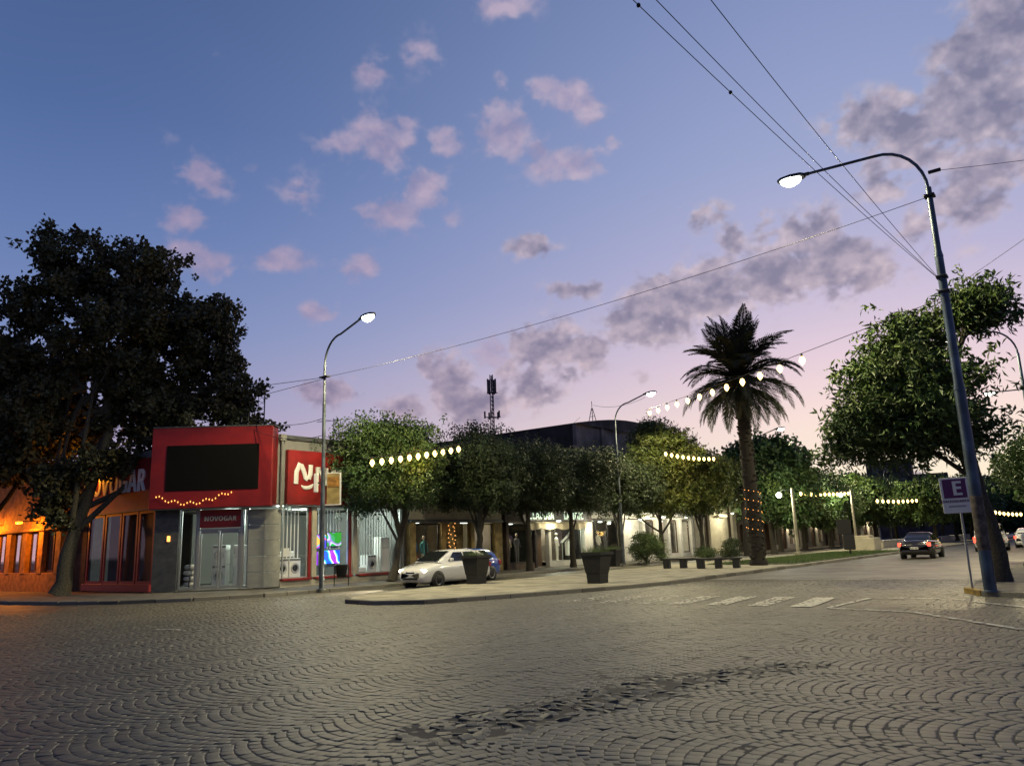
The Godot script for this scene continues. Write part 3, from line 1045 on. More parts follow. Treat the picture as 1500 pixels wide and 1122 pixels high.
func blinds(parent: Node, x0: float, x1: float, y0: float, y1: float, z: float, t := Transform3D.IDENTITY, step := 0.17) -> void:
	var n := int((x1 - x0) / step)
	var s := mb()
	box(s, Vector3((x0 + x1) * 0.5, y1 + 0.02, z), Vector3(x1 - x0, 0.04, 0.05))
	var rail := obj("blind_rail", s, M.aluminium, parent, t)
	for i in n:
		var x := x0 + (i + 0.5) * (x1 - x0) / n
		part("blind_slat", Vector3.ZERO, Vector3(0.07, y1 - y0, 0.006), M.cloth_white, rail, 0.0, Transform3D(Basis(Vector3.UP, 0.3 + rng.randfn() * 0.12), Vector3(x, (y0 + y1) * 0.5, z)))

func garment(n: String, label: String, t: Transform3D, m: Material, legs: Material, group := "clothed mannequins in shop windows") -> void:
	var o := thing(n, label, "mannequin", t, group)
	var s := mb()
	# one lathed torso from hips to neck, flattened front to back
	lathe(s, [Vector2(0.0, 0.78), Vector2(0.17, 0.8), Vector2(0.185, 0.92), Vector2(0.15, 1.08), Vector2(0.19, 1.28), Vector2(0.205, 1.38), Vector2(0.16, 1.45), Vector2(0.06, 1.49), Vector2(0.05, 1.55), Vector2(0, 1.56)], 14, Transform3D(), true, 0.62)
	for sd in [-1.0, 1.0]:
		tube(s, [Vector3(sd * 0.19, 1.40, 0), Vector3(sd * 0.26, 1.15, 0.01), Vector3(sd * 0.25, 0.95, 0.07)], [0.065, 0.05, 0.04], 8)
	obj("top", s, m, o)
	var l := mb()
	for sd in [-1.0, 1.0]:
		tube(l, [Vector3(sd * 0.09, 0.85, 0), Vector3(sd * 0.095, 0.45, 0.015), Vector3(sd * 0.1, 0.05, 0), Vector3(sd * 0.1, 0.03, 0.1)], [0.095, 0.06, 0.04, 0.03], 8)
	obj("trousers", l, legs, o)
	var h := mb()
	lathe(h, [Vector2(0, 1.54), Vector2(0.055, 1.57), Vector2(0.085, 1.66), Vector2(0.08, 1.74), Vector2(0.04, 1.79), Vector2(0, 1.8)], 10)
	obj("head", h, M.skin_tone, o)
	part("stand", Vector3(0, 0.01, 0.02), Vector3(0.4, 0.02, 0.4), M.aluminium, o)

func screen_tex(sd: int) -> ImageTexture:
	var im := Image.create_empty(128, 80, false, Image.FORMAT_RGB8)
	var f := FastNoiseLite.new()
	f.seed = sd
	f.frequency = 0.009
	f.fractal_type = FastNoiseLite.FRACTAL_NONE
	var pal: Array = [[Color(0.1, 0.3, 0.9), Color(0.2, 0.85, 0.95), Color(0.95, 0.95, 1.0), Color(0.6, 0.2, 0.9)], [Color(0.1, 0.75, 0.3), Color(0.85, 0.8, 0.95), Color(0.55, 0.5, 0.8), Color(0.2, 0.6, 0.2)], [Color(0.95, 0.7, 0.1), Color(0.2, 0.75, 0.95), Color(0.9, 0.3, 0.6), Color(0.3, 0.3, 0.8)]][sd % 3]
	for y in 80:
		for x in 128:
			var v := clampf(f.get_noise_2d(x, y) * 1.6 + 0.5, 0.0, 0.999) * 3.0
			var i := int(v)
			im.set_pixel(x, y, (pal[i] as Color).lerp(pal[i + 1], smoothstep(0.3, 0.7, v - i)))
	return ImageTexture.create_from_image(im)

func television(label: String, t: Transform3D, w: float, h: float, sd: int, e := 1.6) -> void:
	var o := thing("television", label, "television", t, "televisions in the red shop window")
	part("casing", Vector3(0, 0, -0.03), Vector3(w + 0.04, h + 0.04, 0.05), M.black, o, 0.01)
	part("stand", Vector3(0, -h * 0.5 - 0.05, -0.03), Vector3(w * 0.4, 0.07, 0.16), M.black, o, 0.01)
	var m := StandardMaterial3D.new()
	m.resource_name = "screen_picture"
	m.albedo_color = Color.BLACK
	m.roughness = 0.2
	m.emission_enabled = true
	m.emission = Color.BLACK
	m.emission_texture = screen_tex(sd)
	m.emission_energy_multiplier = e
	var q := QuadMesh.new()
	q.size = Vector2(w, h)
	put("screen", q, m, o, Transform3D(Basis(), Vector3(0, 0, -0.001)))
	omni(t * Vector3(0, 0, 0.25), Color(0.55, 0.75, 1.0), 0.35, 0.3)

func appliance(label: String, t: Transform3D, kind: int) -> void:
	var o: Node3D
	if kind == 0:
		o = thing("washing_machine", label, "washing machine", t, "white goods in the red shop")
		part("cabinet", Vector3(0, 0.43, 0), Vector3(0.6, 0.85, 0.58), M.white_paint, o, 0.02)
		var s := mb()
		var tt := Transform3D(Basis(Vector3(1, 0, 0), PI * 0.5), Vector3(0, 0.42, 0.29))
		lathe(s, [Vector2(0.13, 0.0), Vector2(0.19, 0.03), Vector2(0.22, 0.02), Vector2(0.23, 0.0)], 18, tt)
		obj("door_ring", s, M.aluminium, o)
		var g := mb()
		lathe(g, [Vector2(0, 0.02), Vector2(0.1, 0.018), Vector2(0.14, 0.005)], 16, tt)
		obj("door_glass", g, M.car_glass, o)
		part("control_panel", Vector3(0, 0.79, 0.292), Vector3(0.56, 0.09, 0.01), M.cloth_grey, o)
	elif kind == 1:
		o = thing("refrigerator", label, "refrigerator", t, "white goods in the red shop")
		part("cabinet", Vector3(0, 0.85, -0.03), Vector3(0.6, 1.7, 0.56), M.white_paint, o, 0.02)
		for d in [[0.58, 1.1], [1.44, 0.5]]:
			var q := part("door", Vector3(0, d[0], 0.28), Vector3(0.59, d[1], 0.05), M.white_paint, o, 0.015)
			part("handle", Vector3(-0.24, d[0], 0.32), Vector3(0.03, d[1] * 0.4, 0.03), M.aluminium, q, 0.008)
	elif kind == 2:
		o = thing("air_conditioner", label, "air conditioner", t, "boxed goods in the red shop")
		part("shell", Vector3(0, 0.16, 0), Vector3(0.8, 0.3, 0.22), M.white_paint, o, 0.05)
		part("vent", Vector3(0, 0.05, 0.108), Vector3(0.7, 0.05, 0.02), M.cloth_grey, o)
	else:
		o = thing("pillow_pack", label, "pillow", t, "pillows stacked in the red shop door window")
		var s := mb()
		lathe(s, [Vector2(0, 0.0), Vector2(0.3, 0.03), Vector2(0.36, 0.11), Vector2(0.3, 0.19), Vector2(0, 0.22)], 18, Transform3D(), true, 0.6)
		obj("cushion", s, M.cloth_white, o)
		part("band", Vector3(0, 0.11, 0), Vector3(0.1, 0.225, 0.44), M.cloth_grey, o, 0.03)

# the curved smiling letter on the red fascia
func logo(parent: Node, t: Transform3D, sc: float) -> void:
	var s := mb()
	var zz := 0.05
	for st in [[Vector3(-0.42, -0.42, zz), Vector3(-0.40, 0.1, zz), Vector3(-0.24, 0.45, zz), Vector3(-0.08, 0.35, zz)], [Vector3(-0.16, 0.42, zz), Vector3(-0.02, 0.2, zz), Vector3(0.1, -0.12, zz), Vector3(0.22, -0.2, zz)], [Vector3(0.26, -0.18, zz), Vector3(0.36, 0.05, zz), Vector3(0.37, 0.46, zz)]]:
		var p := []
		for v in st:
			p.append(v * sc)
		tube(s, p, 0.125 * sc, 10)
	var sm := []
	for i in 9:
		var a := lerpf(-2.35, -0.5, i / 8.0)
		sm.append(Vector3(0.16 + cos(a) * 0.42, -0.22 + sin(a) * 0.36, zz) * sc)
	tube(s, sm, [0.02 * sc, 0.06 * sc, 0.085 * sc, 0.09 * sc, 0.09 * sc, 0.09 * sc, 0.085 * sc, 0.06 * sc, 0.02 * sc], 10)
	obj("logo", s, M.white_paint, parent, t * Transform3D(Basis.from_scale(Vector3(1, 1, 0.35)), Vector3.ZERO))

func red_shop() -> void:
	var A := Vector3(-32.5, K, -17.0)
	var B := Vector3(-29.0, K, -20.0)
	var o := thing("corner_shop_building", "red corner shop with a big dark screen above its angled glass entrance", "shop building", Transform3D(Basis(), B))
	var inv := Transform3D(Basis(), B).affine_inverse()
	var oc := inv * frame(A, B - A)
	var av := inv * frame(B, Vector3(0, 0, -1))
	var cs := inv * frame(Vector3(-40.0, K, -17.0), Vector3(1, 0, 0))
	var W := A.distance_to(B)
	# shell: floor, ceiling, roof, inner walls
	var plan := [Vector2(-40, -17.15), Vector2(-32.55, -17.15), Vector2(-29.15, -20.06), Vector2(-29.15, -28.2), Vector2(-40, -28.2)]
	for d in [["shop_floor", 0.10, 0.16, M.floor_tile], ["ceiling", 3.62, 3.7, M.interior], ["roof", 5.8, 5.95, M.roofing]]:
		var f := slab(d[0], plan, d[1], d[2], d[3], o)
		f.transform = inv
	part("inner_wall", Vector3(-36.5, 1.9, -24.6), Vector3(0.12, 3.4, 7.2), M.interior, o, 0.0, inv)
	part("party_wall", Vector3(-34.6, 3.0, -28.28), Vector3(10.9, 5.9, 0.16), M.grey_wall, o, 0.0, inv)
	part("back_wall", Vector3(-40.1, 3.0, -22.6), Vector3(0.2, 5.9, 11.5), M.grey_wall, o, 0.0, inv)
	# angled entrance
	part("pillar", Vector3(0.5, 1.72, -0.12), Vector3(1.02, 3.42, 0.24), M.slate, o, 0.01, oc)
	for i in 5:
		part("tile", Vector3(W - 0.34, 0.36 + i * 0.66, -0.1), Vector3(0.68, 0.64, 0.22), M.grey_tile, o, 0.008, oc)
	window(o, 1.04, 1.76, 0.08, 3.4, -0.14, M.aluminium, 0.07, oc)
	window(o, 3.68, W - 0.69, 0.08, 3.4, -0.14, M.aluminium, 0.06, oc)
	var dr := window_door(o, oc)
	text("lettering", "NOVOGAR", 0.2, 0.02, M.offwhite, dr, at(2.72, 2.98, -0.03))
	part("door_sign", Vector3(2.72, 2.98, -0.1), Vector3(1.72, 0.76, 0.1), M.red_dark, o, 0.01, oc)
	part("threshold", Vector3(2.6, 0.03, 0.1), Vector3(3.2, 0.06, 0.4), M.pavement, o, 0.01, oc)
	part("wall_lamp", Vector3(0.62, 2.2, 0.03), Vector3(0.13, 0.24, 0.06), M.bulb_amber, o, 0.02, oc)
	# screen box
	var bx := part("sign_box", Vector3(2.45, 5.13, 0.1), Vector3(5.1, 3.44, 0.9), M.red_paint, o, 0.03, oc)
	part("box_coping", Vector3(2.5, 6.875, 0.08), Vector3(5.14, 0.05, 0.95), M.slate, bx)
	part("led_screen", Vector3(2.5, 5.12, 0.555), Vector3(3.86, 1.92, 0.06), M.screen_off, bx, 0.01)
	part("soffit", Vector3(2.45, 3.40, 0.1), Vector3(5.0, 0.03, 0.86), M.slate, bx)
	# avenue side
	for i in 5:
		part("tile", Vector3(0.42, 0.36 + i * 0.66, -0.1), Vector3(0.8, 0.64, 0.2), M.grey_tile, o, 0.008, av)
	part("fascia_wall", Vector3(4.3, 5.05, -0.12), Vector3(7.8, 3.0, 0.24), M.grey_wall, o, 0.0, av)
	part("parapet_cap", Vector3(4.3, 6.5, -0.1), Vector3(7.9, 0.2, 0.36), M.slate, o, 0.01, av)
	part("fascia", Vector3(4.55, 4.72, 0.12), Vector3(7.2, 2.42, 0.22), M.red_paint, o, 0.015, av)
	logo(o, av * at(1.78, 4.85, 0.24), 1.0)
	text("lettering", "NOVOGAR", 0.82, 0.08, M.white_paint, o, av * at(5.0, 4.8, 0.27), true, 0.95)
	var dp := mb()
	tube(dp, [Vector3(0.72, 6.35, 0.1), Vector3(0.72, 3.3, 0.1)], 0.07, 10)
	box(dp, Vector3(0.72, 6.45, 0.08), Vector3(0.32, 0.3, 0.26), 0.02)
	obj("downpipe", dp, M.grey_wall, o, av)
	part("box_sill", Vector3(4.55, 3.47, 0.1), Vector3(7.2, 0.05, 0.26), M.slate, o, 0.0, av)
	var wx := [[0.95, 2.28], [2.72, 4.62], [5.22, 8.0]]
	for i in 3:
		window(o, wx[i][0], wx[i][1], 0.36, 3.45, -0.06, M.aluminium, 0.05, av)
		blinds(o, wx[i][0] + 0.08, wx[i][1] - 0.08, 1.55 if i == 1 else 0.75, 3.36, -0.5, av)
		part("window_ledge", Vector3((wx[i][0] + wx[i][1]) * 0.5, 0.31, 0.05), Vector3(wx[i][1] - wx[i][0] + 0.2, 0.1, 0.3), M.red_paint, o, 0.01, av)
		part("display_floor", Vector3((wx[i][0] + wx[i][1]) * 0.5, 0.33, -0.75), Vector3(wx[i][1] - wx[i][0], 0.04, 1.3), M.offwhite, o, 0.0, av)
	part("plinth", Vector3(4.4, 0.13, -0.02), Vector3(7.2, 0.26, 0.16), M.cream, o, 0.0, av)
	for x in [2.36, 4.70]:
		part("red_mullion", Vector3(x, 1.9, -0.06), Vector3(0.14, 3.1, 0.18), M.red_paint, o, 0.01, av)
		part("pillar", Vector3(x + 0.22 if x < 3.0 else x + 0.28, 1.9, -0.04), Vector3(0.26, 3.1, 0.22), M.cream, o, 0.01, av)
	# side along the cross street (local x runs to the corner at 7.5)
	part("fascia_wall", Vector3(3.75, 4.9, -0.14), Vector3(7.5, 2.3, 0.26), M.grey_wall, o, 0.0, cs)
	part("fascia", Vector3(4.4, 4.6, 0.1), Vector3(6.2, 2.2, 0.2), M.red_paint, o, 0.015, cs)
	text("lettering", "NOVOGAR", 0.95, 0.08, M.white_paint, o, cs * at(4.0, 4.75, 0.21), true, 0.9)
	part("side_wall", Vector3(0.65, 1.85, -0.14), Vector3(1.3, 3.7, 0.26), M.brown_wall, o, 0.0, cs)
	for w in [[1.35, 2.9], [3.0, 4.5], [4.6, 6.0], [6.1, 7.45]]:
		window(o, w[0], w[1], 0.36, 3.45, -0.06, M.red_dark, 0.12, cs)
	part("display_wall", Vector3(4.4, 1.9, -1.1), Vector3(6.2, 3.4, 0.06), M.wood, o, 0.0, cs)
	part("window_ledge", Vector3(4.4, 0.2, 0.02), Vector3(6.2, 0.32, 0.2), M.red_dark, o, 0.01, cs)
	part("awning_rail", Vector3(4.4, 3.47, 0.12), Vector3(6.2, 0.06, 0.3), M.slate, o, 0.0, cs)
	# ceiling lights inside
	for p in [[2.2, -1.6], [4.2, -1.8], [6.6, -1.6], [5.0, -4.0]]:
		part("ceiling_lamp", Vector3(p[0], 3.58, p[1]), Vector3(1.2, 0.04, 0.3), M.ceiling_tube, o, 0.0, av)
		omni(Transform3D(Basis(), B) * (av * Vector3(p[0], 3.2, p[1])), Color(0.92, 1.0, 0.95), 4.5, 0.3)
	part("ceiling_lamp", Vector3(2.6, 3.58, -2.2), Vector3(1.2, 0.04, 0.3), M.ceiling_tube, o, 0.0, oc)
	omni(Transform3D(Basis(), B) * (oc * Vector3(2.6, 3.2, -2.0)), Color(0.92, 1.0, 0.95), 3.0, 0.3)
	# goods
	var woc := frame(A + Vector3(0, 0.16, 0), B - A)
	var wav := frame(B + Vector3(0, 0.35, 0), Vector3(0, 0, -1))
	for i in 4:
		appliance(["white pillow pack on the floor of the left door window", "second white pillow pack up in the left door window", "third white pillow pack up in the left door window", "white pillow pack on top of the stack in the left door window"][i], woc * at(1.4, i * 0.24, -0.7, rng.randf_range(-15, 15)), 3)
	appliance("white washing machine behind the left leaf of the glass door", woc * at(2.3, 0, -1.7), 0)
	appliance("white washing machine stacked on the one behind the left door leaf", woc * at(2.3, 0.86, -1.7), 0)
	appliance("white refrigerator behind the right leaf of the glass door", woc * at(3.15, 0, -1.9), 1)
	appliance("white air conditioner low in the narrow right door window", woc * at(4.05, 0.3, -0.9, 10), 2)
	appliance("white air conditioner high in the narrow right door window", woc * at(4.05, 1.0, -0.9, -8), 2)
	appliance("white washing machine at the left of the first blind window", wav * at(1.3, 0, -0.75), 0)
	appliance("white washing machine at the right of the first blind window", wav * at(1.95, 0, -0.75), 0)
	appliance("white air conditioner resting on washing machines behind the blinds", wav * at(1.65, 0.86, -0.75), 2)
	appliance("white air conditioner at the foot of the third blind window", wav * at(5.75, 0, -0.6), 2)
	appliance("white refrigerator at the right of the third blind window", wav * at(7.4, 0, -0.8), 1)
	appliance("white washing machine in the middle of the third blind window", wav * at(6.55, 0, -0.8), 0)
	var stl := thing("display_stand", "low dark stand carrying the lowest bright television", "stand", wav * at(4.0, 0, -0.62))
	part("top", Vector3(0, 0.42, 0), Vector3(1.0, 0.04, 0.4), M.black, stl)
	for sd in [-0.45, 0.45]:
		part("leg", Vector3(sd, 0.2, 0), Vector3(0.05, 0.4, 0.36), M.black, stl)
	television("bright blue television on the low stand in the middle window", wav * at(4.0, 0.84, -0.5), 1.0, 0.6, 3, 2.2)
	television("green and lilac television hanging high in the middle window", wav * at(4.1, 1.65, -0.42), 0.85, 0.62, 4, 1.5)
	television("multicoloured television behind the lamp pole in the middle window", wav * at(3.2, 1.55, -0.42), 0.85, 0.62, 5, 1.7)
	television("tall lilac television low behind the middle window pillar", wav * at(2.98, 0.8, -0.45), 0.45, 0.6, 6, 1.2)
	var ps := thing("poster", "white paper notice stuck inside the first blind window", "poster", wav * at(1.15, 1.15, -0.1))
	part("paper", Vector3.ZERO, Vector3(0.42, 0.3, 0.004), M.white_paint, ps)
	# little warm bulbs slung under the screen
	var o2 := thing("bulb_garland", "slack garland of amber bulbs slung below the dark screen", "string lights", frame(A, B - A))
	var pts := []
	for i in 25:
		var u := i / 24.0
		pts.append(Vector3(0.25 + u * 3.1, 3.95 - 0.3 * sin(u * PI * 1.15) + 0.07 * sin(u * 31.0), 0.63))
	var gs := mb()
	tube(gs, pts, 0.008, 4)
	obj("cable", gs, M.black, o2)
	var bm := mb()
	lathe(bm, [Vector2(0, -0.045), Vector2(0.03, 0), Vector2(0, 0.045)], 6)
	bm.generate_normals()
	var bmesh := bm.commit()
	for i in pts.size():
		put("bulb", bmesh, M.bulb_amber, o2, Transform3D(Basis(), pts[i] + Vector3(0, -0.03, 0.02)))

func window_door(o: Node, oc: Transform3D) -> Node3D:
	var s := mb()
	for x in [1.82, 3.62]:
		box(s, Vector3(x, 1.74, -0.12), Vector3(0.1, 3.4, 0.1))
	box(s, Vector3(2.72, 2.52, -0.12), Vector3(1.7, 0.1, 0.1))
	var d := obj("door_frame", s, M.aluminium, o, oc)
	for k in 2:
		var x0 := 1.88 + k * 0.85
		var f := mb()
		for v in [[x0 + 0.04, 0.07], [x0 + 0.79, 0.07]]:
			box(f, Vector3(v[0], 1.27, -0.13), Vector3(v[1], 2.36, 0.05))
		for y in [0.15, 2.42]:
			box(f, Vector3(x0 + 0.415, y, -0.13), Vector3(0.68, 0.1, 0.05))
		var leaf := obj("door", f, M.aluminium, o, oc)
		part("pane", Vector3(x0 + 0.415, 1.28, -0.14), Vector3(0.68, 2.16, 0.01), M.glass, leaf)
		part("handle", Vector3(x0 + (0.72 if k == 0 else 0.11), 1.2, -0.08), Vector3(0.03, 0.7, 0.04), M.aluminium, leaf, 0.01)
	return d

# a plain shop unit; local x along the front, z outward, origin at its left foot
func unit(n: String, label: String, z0: float, z1: float, h: float, wall: Material, X := -29.0, cat := "shop building", deep := 8.0) -> Node3D:
	var o := thing(n, label, cat, frame(Vector3(X, K, z0), Vector3(0, 0, -1)))
	var w := z0 - z1
	part("roof", Vector3(w * 0.5, h - 0.12, -deep * 0.5 - 0.3), Vector3(w - 0.04, 0.2, deep - 0.2), M.roofing, o)
	part("side_wall", Vector3(0.08, h * 0.5, -deep * 0.5 - 0.14), Vector3(0.14, h, deep), wall, o)
	part("side_wall", Vector3(w - 0.08, h * 0.5, -deep * 0.5 - 0.14), Vector3(0.14, h, deep), wall, o)
	part("back_wall", Vector3(w * 0.5, h * 0.5, -deep - 0.1), Vector3(w - 0.32, h - 0.3, 0.14), wall, o)
	part("shop_floor", Vector3(w * 0.5, 0.03, -deep * 0.5 - 0.1), Vector3(w - 0.32, 0.05, deep - 0.4), M.floor_tile, o)
	return o

func lit(o: Node3D, x: float, y: float, z: float, e: float, c := Color(1.0, 0.93, 0.78)) -> void:
	part("ceiling_lamp", Vector3(x, y, z), Vector3(1.0, 0.04, 0.25), M.ceiling_tube, o)
	omni(o.transform * Vector3(x, y - 0.25, z), c, e, 0.25)

# a small lamp held out from a shop front on an arm
func front_lamp(o: Node3D, x: float, y: float, z: float, e: float) -> void:
	part("wall_lamp", Vector3(x, y, z), Vector3(0.36, 0.06, 0.14), M.ceiling_tube, o, 0.01)
	part("lamp_arm", Vector3(x, y + 0.055, z * 0.5 + 0.1), Vector3(0.04, 0.04, z - 0.1), M.dark_metal, o)
	omni(o.transform * Vector3(x, y - 0.12, z), Color(1.0, 0.96, 0.82), e, 0.1)

func shops() -> void:
	# cream shop with ochre piers
	var o := unit("shop_building", "cream shop with ochre piers right beside the red corner shop", -28.5, -36.1, 5.6, M.cream)
	part("wall", Vector3(3.8, 4.25, -0.06), Vector3(7.55, 2.7, 0.3), M.cream, o, 0.01)
	part("cornice", Vector3(3.8, 5.62, 0.02), Vector3(7.7, 0.16, 0.5), M.grey_wall, o, 0.02)
	part("lintel", Vector3(3.8, 2.82, 0.04), Vector3(7.55, 0.16, 0.34), M.slate, o, 0.01)
	part("pier", Vector3(0.22, 1.37, -0.02), Vector3(0.42, 2.74, 0.34), M.ochre, o, 0.01)
	part("pier", Vector3(2.55, 1.37, -0.02), Vector3(0.34, 2.74, 0.34), M.ochre, o, 0.01)
	part("pier", Vector3(7.2, 1.37, -0.02), Vector3(0.66, 2.74, 0.34), M.ochre, o, 0.01)
	part("pier", Vector3(4.95, 1.37, -0.04), Vector3(0.3, 2.74, 0.3), M.ochre, o, 0.01)
	window(o, 0.46, 2.35, 0.3, 2.7, -0.1, M.dark_metal, 0.06, Transform3D.IDENTITY, 2)
	window(o, 5.12, 6.84, 0.3, 2.7, -0.1, M.dark_metal, 0.06, Transform3D.IDENTITY, 1)
	part("plinth", Vector3(1.4, 0.15, -0.06), Vector3(1.9, 0.3, 0.2), M.cream, o)
	part("plinth", Vector3(5.98, 0.15, -0.06), Vector3(1.7, 0.3, 0.2), M.ochre, o)
	part("inner_front", Vector3(3.75, 2.2, -0.5), Vector3(2.0, 1.0, 0.1), M.ochre, o)
	part("inner_front", Vector3(3.05, 0.85, -0.5), Vector3(0.55, 1.68, 0.1), M.ochre, o)
	part("door", Vector3(3.75, 0.86, -0.5), Vector3(0.8, 1.62, 0.06), M.wood, o, 0.01)
	part("inner_front", Vector3(4.45, 0.85, -0.5), Vector3(0.55, 1.68, 0.1), M.ochre, o)
	part("ceiling", Vector3(3.8, 2.86, -3.0), Vector3(7.3, 0.06, 5.6), M.interior, o)
	lit(o, 1.4, 2.78, -1.2, 1.5)
	lit(o, 6.0, 2.78, -1.2, 0.7)
	var T := o.transform
	garment("mannequin", "mannequin in a pale blue top behind the cream shop's left window", T * at(0.95, 0.3, -0.6), M.cloth_blue, M.cloth_grey)
	garment("mannequin", "mannequin in a teal top behind the cream shop's left window", T * at(1.75, 0.3, -0.6), M.cloth_teal, M.cloth_white)
	garment("mannequin", "mannequin in dark clothes behind the cream shop's right window", T * at(5.7, 0.3, -0.7), M.cloth_grey, M.cloth_grey)
	# fashion shop with the lit name
	o = unit("shop_building", "dark-fronted fashion shop with a lit white name over its windows", -36.3, -46.0, 5.4, M.dark_wall)
	T = o.transform
	part("fascia", Vector3(4.85, 4.0, -0.04), Vector3(9.6, 2.4, 0.3), M.dark_wall, o, 0.01)
	part("sign_board", Vector3(5.4, 3.16, 0.16), Vector3(7.4, 0.62, 0.1), M.slate, o, 0.01)
	text("lettering", "CLAUDIA", 0.46, 0.05, M.sign_lit, o, at(3.6, 3.17, 0.22))
	text("lettering", "LANDIC", 0.46, 0.05, M.sign_lit, o, at(7.25, 3.17, 0.22))
	# scalloped valance
	var v := mb()
	for i in 72:
		var x0 := 1.6 + i * 0.1
		for sd in 1:
			var y0 := 2.42 - 0.14 * absf(sin(x0 * 1.9)) * 1.0
			var y1 := 2.42 - 0.14 * absf(sin((x0 + 0.1) * 1.9))
			var za := 0.42 + 0.05 * sin(x0 * 7.0)
			var zb := 0.42 + 0.05 * sin((x0 + 0.1) * 7.0)
			quad(v, Vector3(x0, 2.8, 0.19), Vector3(x0 + 0.1, 2.8, 0.19), Vector3(x0 + 0.1, 2.66, zb), Vector3(x0, 2.66, za))
			quad(v, Vector3(x0, 2.66, za), Vector3(x0 + 0.1, 2.66, zb), Vector3(x0 + 0.1, y1, zb + 0.02), Vector3(x0, y0, za + 0.02))
	obj("awning", v, M.cloth_cream, o)
	window(o, 0.45, 3.0, 0.35, 2.55, -0.1, M.dark_metal, 0.07)
	window(o, 4.75, 8.55, 0.3, 2.55, -0.1, M.aluminium, 0.06)
	part("pier", Vector3(0.3, 1.4, -0.04), Vector3(0.28, 2.76, 0.3), M.brown_wall, o, 0.01)
	part("pier", Vector3(3.12, 1.4, -0.04), Vector3(0.2, 2.76, 0.3), M.dark_wall, o, 0.01)
	part("pier", Vector3(4.6, 1.4, -0.04), Vector3(0.26, 2.76, 0.3), M.offwhite, o, 0.01)
	part("pier", Vector3(9.1, 1.4, -0.02), Vector3(1.06, 2.76, 0.34), M.offwhite, o, 0.01)
	part("plinth", Vector3(1.75, 0.17, -0.06), Vector3(2.5, 0.34, 0.2), M.brown_wall, o)
	part("plinth", Vector3(6.65, 0.15, -0.06), Vector3(3.8, 0.28, 0.2), M.offwhite, o)
	part("door", Vector3(3.85, 1.2, -0.5), Vector3(1.2, 2.36, 0.06), M.wood, o, 0.01)
	part("ceiling", Vector3(4.85, 2.78, -3.0), Vector3(9.3, 0.06, 5.6), M.interior, o)
	part("display_wall", Vector3(6.65, 1.4, -1.7), Vector3(3.8, 2.7, 0.06), M.brown_wall, o)
	part("display_floor", Vector3(6.65, 0.3, -0.9), Vector3(3.75, 0.04, 1.5), M.offwhite, o)
	lit(o, 6.6, 2.7, -0.8, 4.0, Color(0.95, 1.0, 0.9))
	lit(o, 1.8, 2.7, -1.2, 1.0)
	garment("mannequin", "mannequin in a pale narrow dress at the left of the bright fashion window", T * at(5.6, 0.32, -0.8), M.cloth_cream, M.cloth_cream)
	garment("mannequin", "mannequin in a white jacket at the middle of the bright fashion window", T * at(6.6, 0.32, -0.8, 15), M.cloth_white, M.cloth_white)
	garment("mannequin", "pale mannequin in the dim left window of the fashion shop", T * at(1.4, 0.35, -0.8), M.cloth_cream, M.cloth_grey)
	garment("mannequin", "grey-clothed mannequin in the dim left window of the fashion shop", T * at(2.3, 0.35, -0.8), M.cloth_grey, M.cloth_grey)
	var rod := thing("clothes_rail", "leaning pale clothes rail at the right of the bright fashion window", "rail", T * at(7.9, 0.32, -0.9))
	var rs := mb()
	tube(rs, [Vector3(-0.6, 1.15, 0), Vector3(0.5, 1.75, 0)], 0.09, 6)
	for sd in [-0.5, 0.42]:
		tube(rs, [Vector3(sd, 0, 0), Vector3(sd, 1.25 if sd < 0 else 1.7, 0)], 0.03, 6)
	obj("bar", rs, M.aluminium, rod)
	for i in 4:
		var q := mb()
		box(q, Vector3(0.1 + i * 0.12, 0.75 + i * 0.07, 0.02), Vector3(0.06, 0.9, 0.4), 0.02)
		obj("garment", q, M.cloth_white, rod)
	front_lamp(o, 9.1, 2.75, 1.1, 4.0)
	front_lamp(o, 4.2, 2.8, 1.1, 3.0)
	# white fascia shop
	o = unit("shop_building", "shop with a white banded fascia and a small red sign", -46.2, -52.6, 4.6, M.grey_wall)
	T = o.transform
	part("fascia", Vector3(3.2, 3.3, 0.0), Vector3(6.3, 0.5, 0.4), M.offwhite, o, 0.01)
	part("fascia", Vector3(3.2, 4.15, -0.04), Vector3(6.3, 0.9, 0.3), M.offwhite, o, 0.01)
	part("band", Vector3(3.2, 3.62, 0.02), Vector3(6.32, 0.12, 0.4), M.slate, o)
	part("green_panel", Vector3(1.4, 4.05, 0.15), Vector3(2.2, 0.6, 0.08), mat("leaf_green", lin(0.25, 0.42, 0.14), 0.6), o, 0.01)
	part("red_sign", Vector3(2.9, 4.05, 0.17), Vector3(0.7, 0.62, 0.1), M.red_paint, o, 0.02)
	window(o, 0.35, 3.6, 0.4, 2.95, -0.1, M.dark_metal, 0.07, Transform3D.IDENTITY, 2)
	part("wall", Vector3(5.0, 1.5, -0.06), Vector3(2.7, 3.0, 0.3), M.offwhite, o, 0.01)
	part("wall", Vector3(1.95, 0.2, -0.06), Vector3(3.3, 0.4, 0.2), M.slate, o)
	part("ceiling", Vector3(3.2, 3.0, -3.0), Vector3(6.0, 0.06, 5.6), M.interior, o)
	lit(o, 1.9, 2.9, -1.4, 1.4)
	for i in 3:
		garment("mannequin", ["first dark mannequin behind the window under the green panel", "second mannequin, pale, behind the window under the green panel", "third mannequin, dark, behind the window under the red sign"][i], T * at(0.9 + i * 1.0, 0.4, -0.8), [M.cloth_grey, M.cloth_white, M.cloth_grey][i], M.cloth_grey)
	front_lamp(o, 4.6, 2.9, 1.2, 5.0)
	# pale columned front
	o = unit("shop_building", "pale shop front with white columns behind the benches", -52.8, -62.0, 5.0, M.offwhite)
	T = o.transform
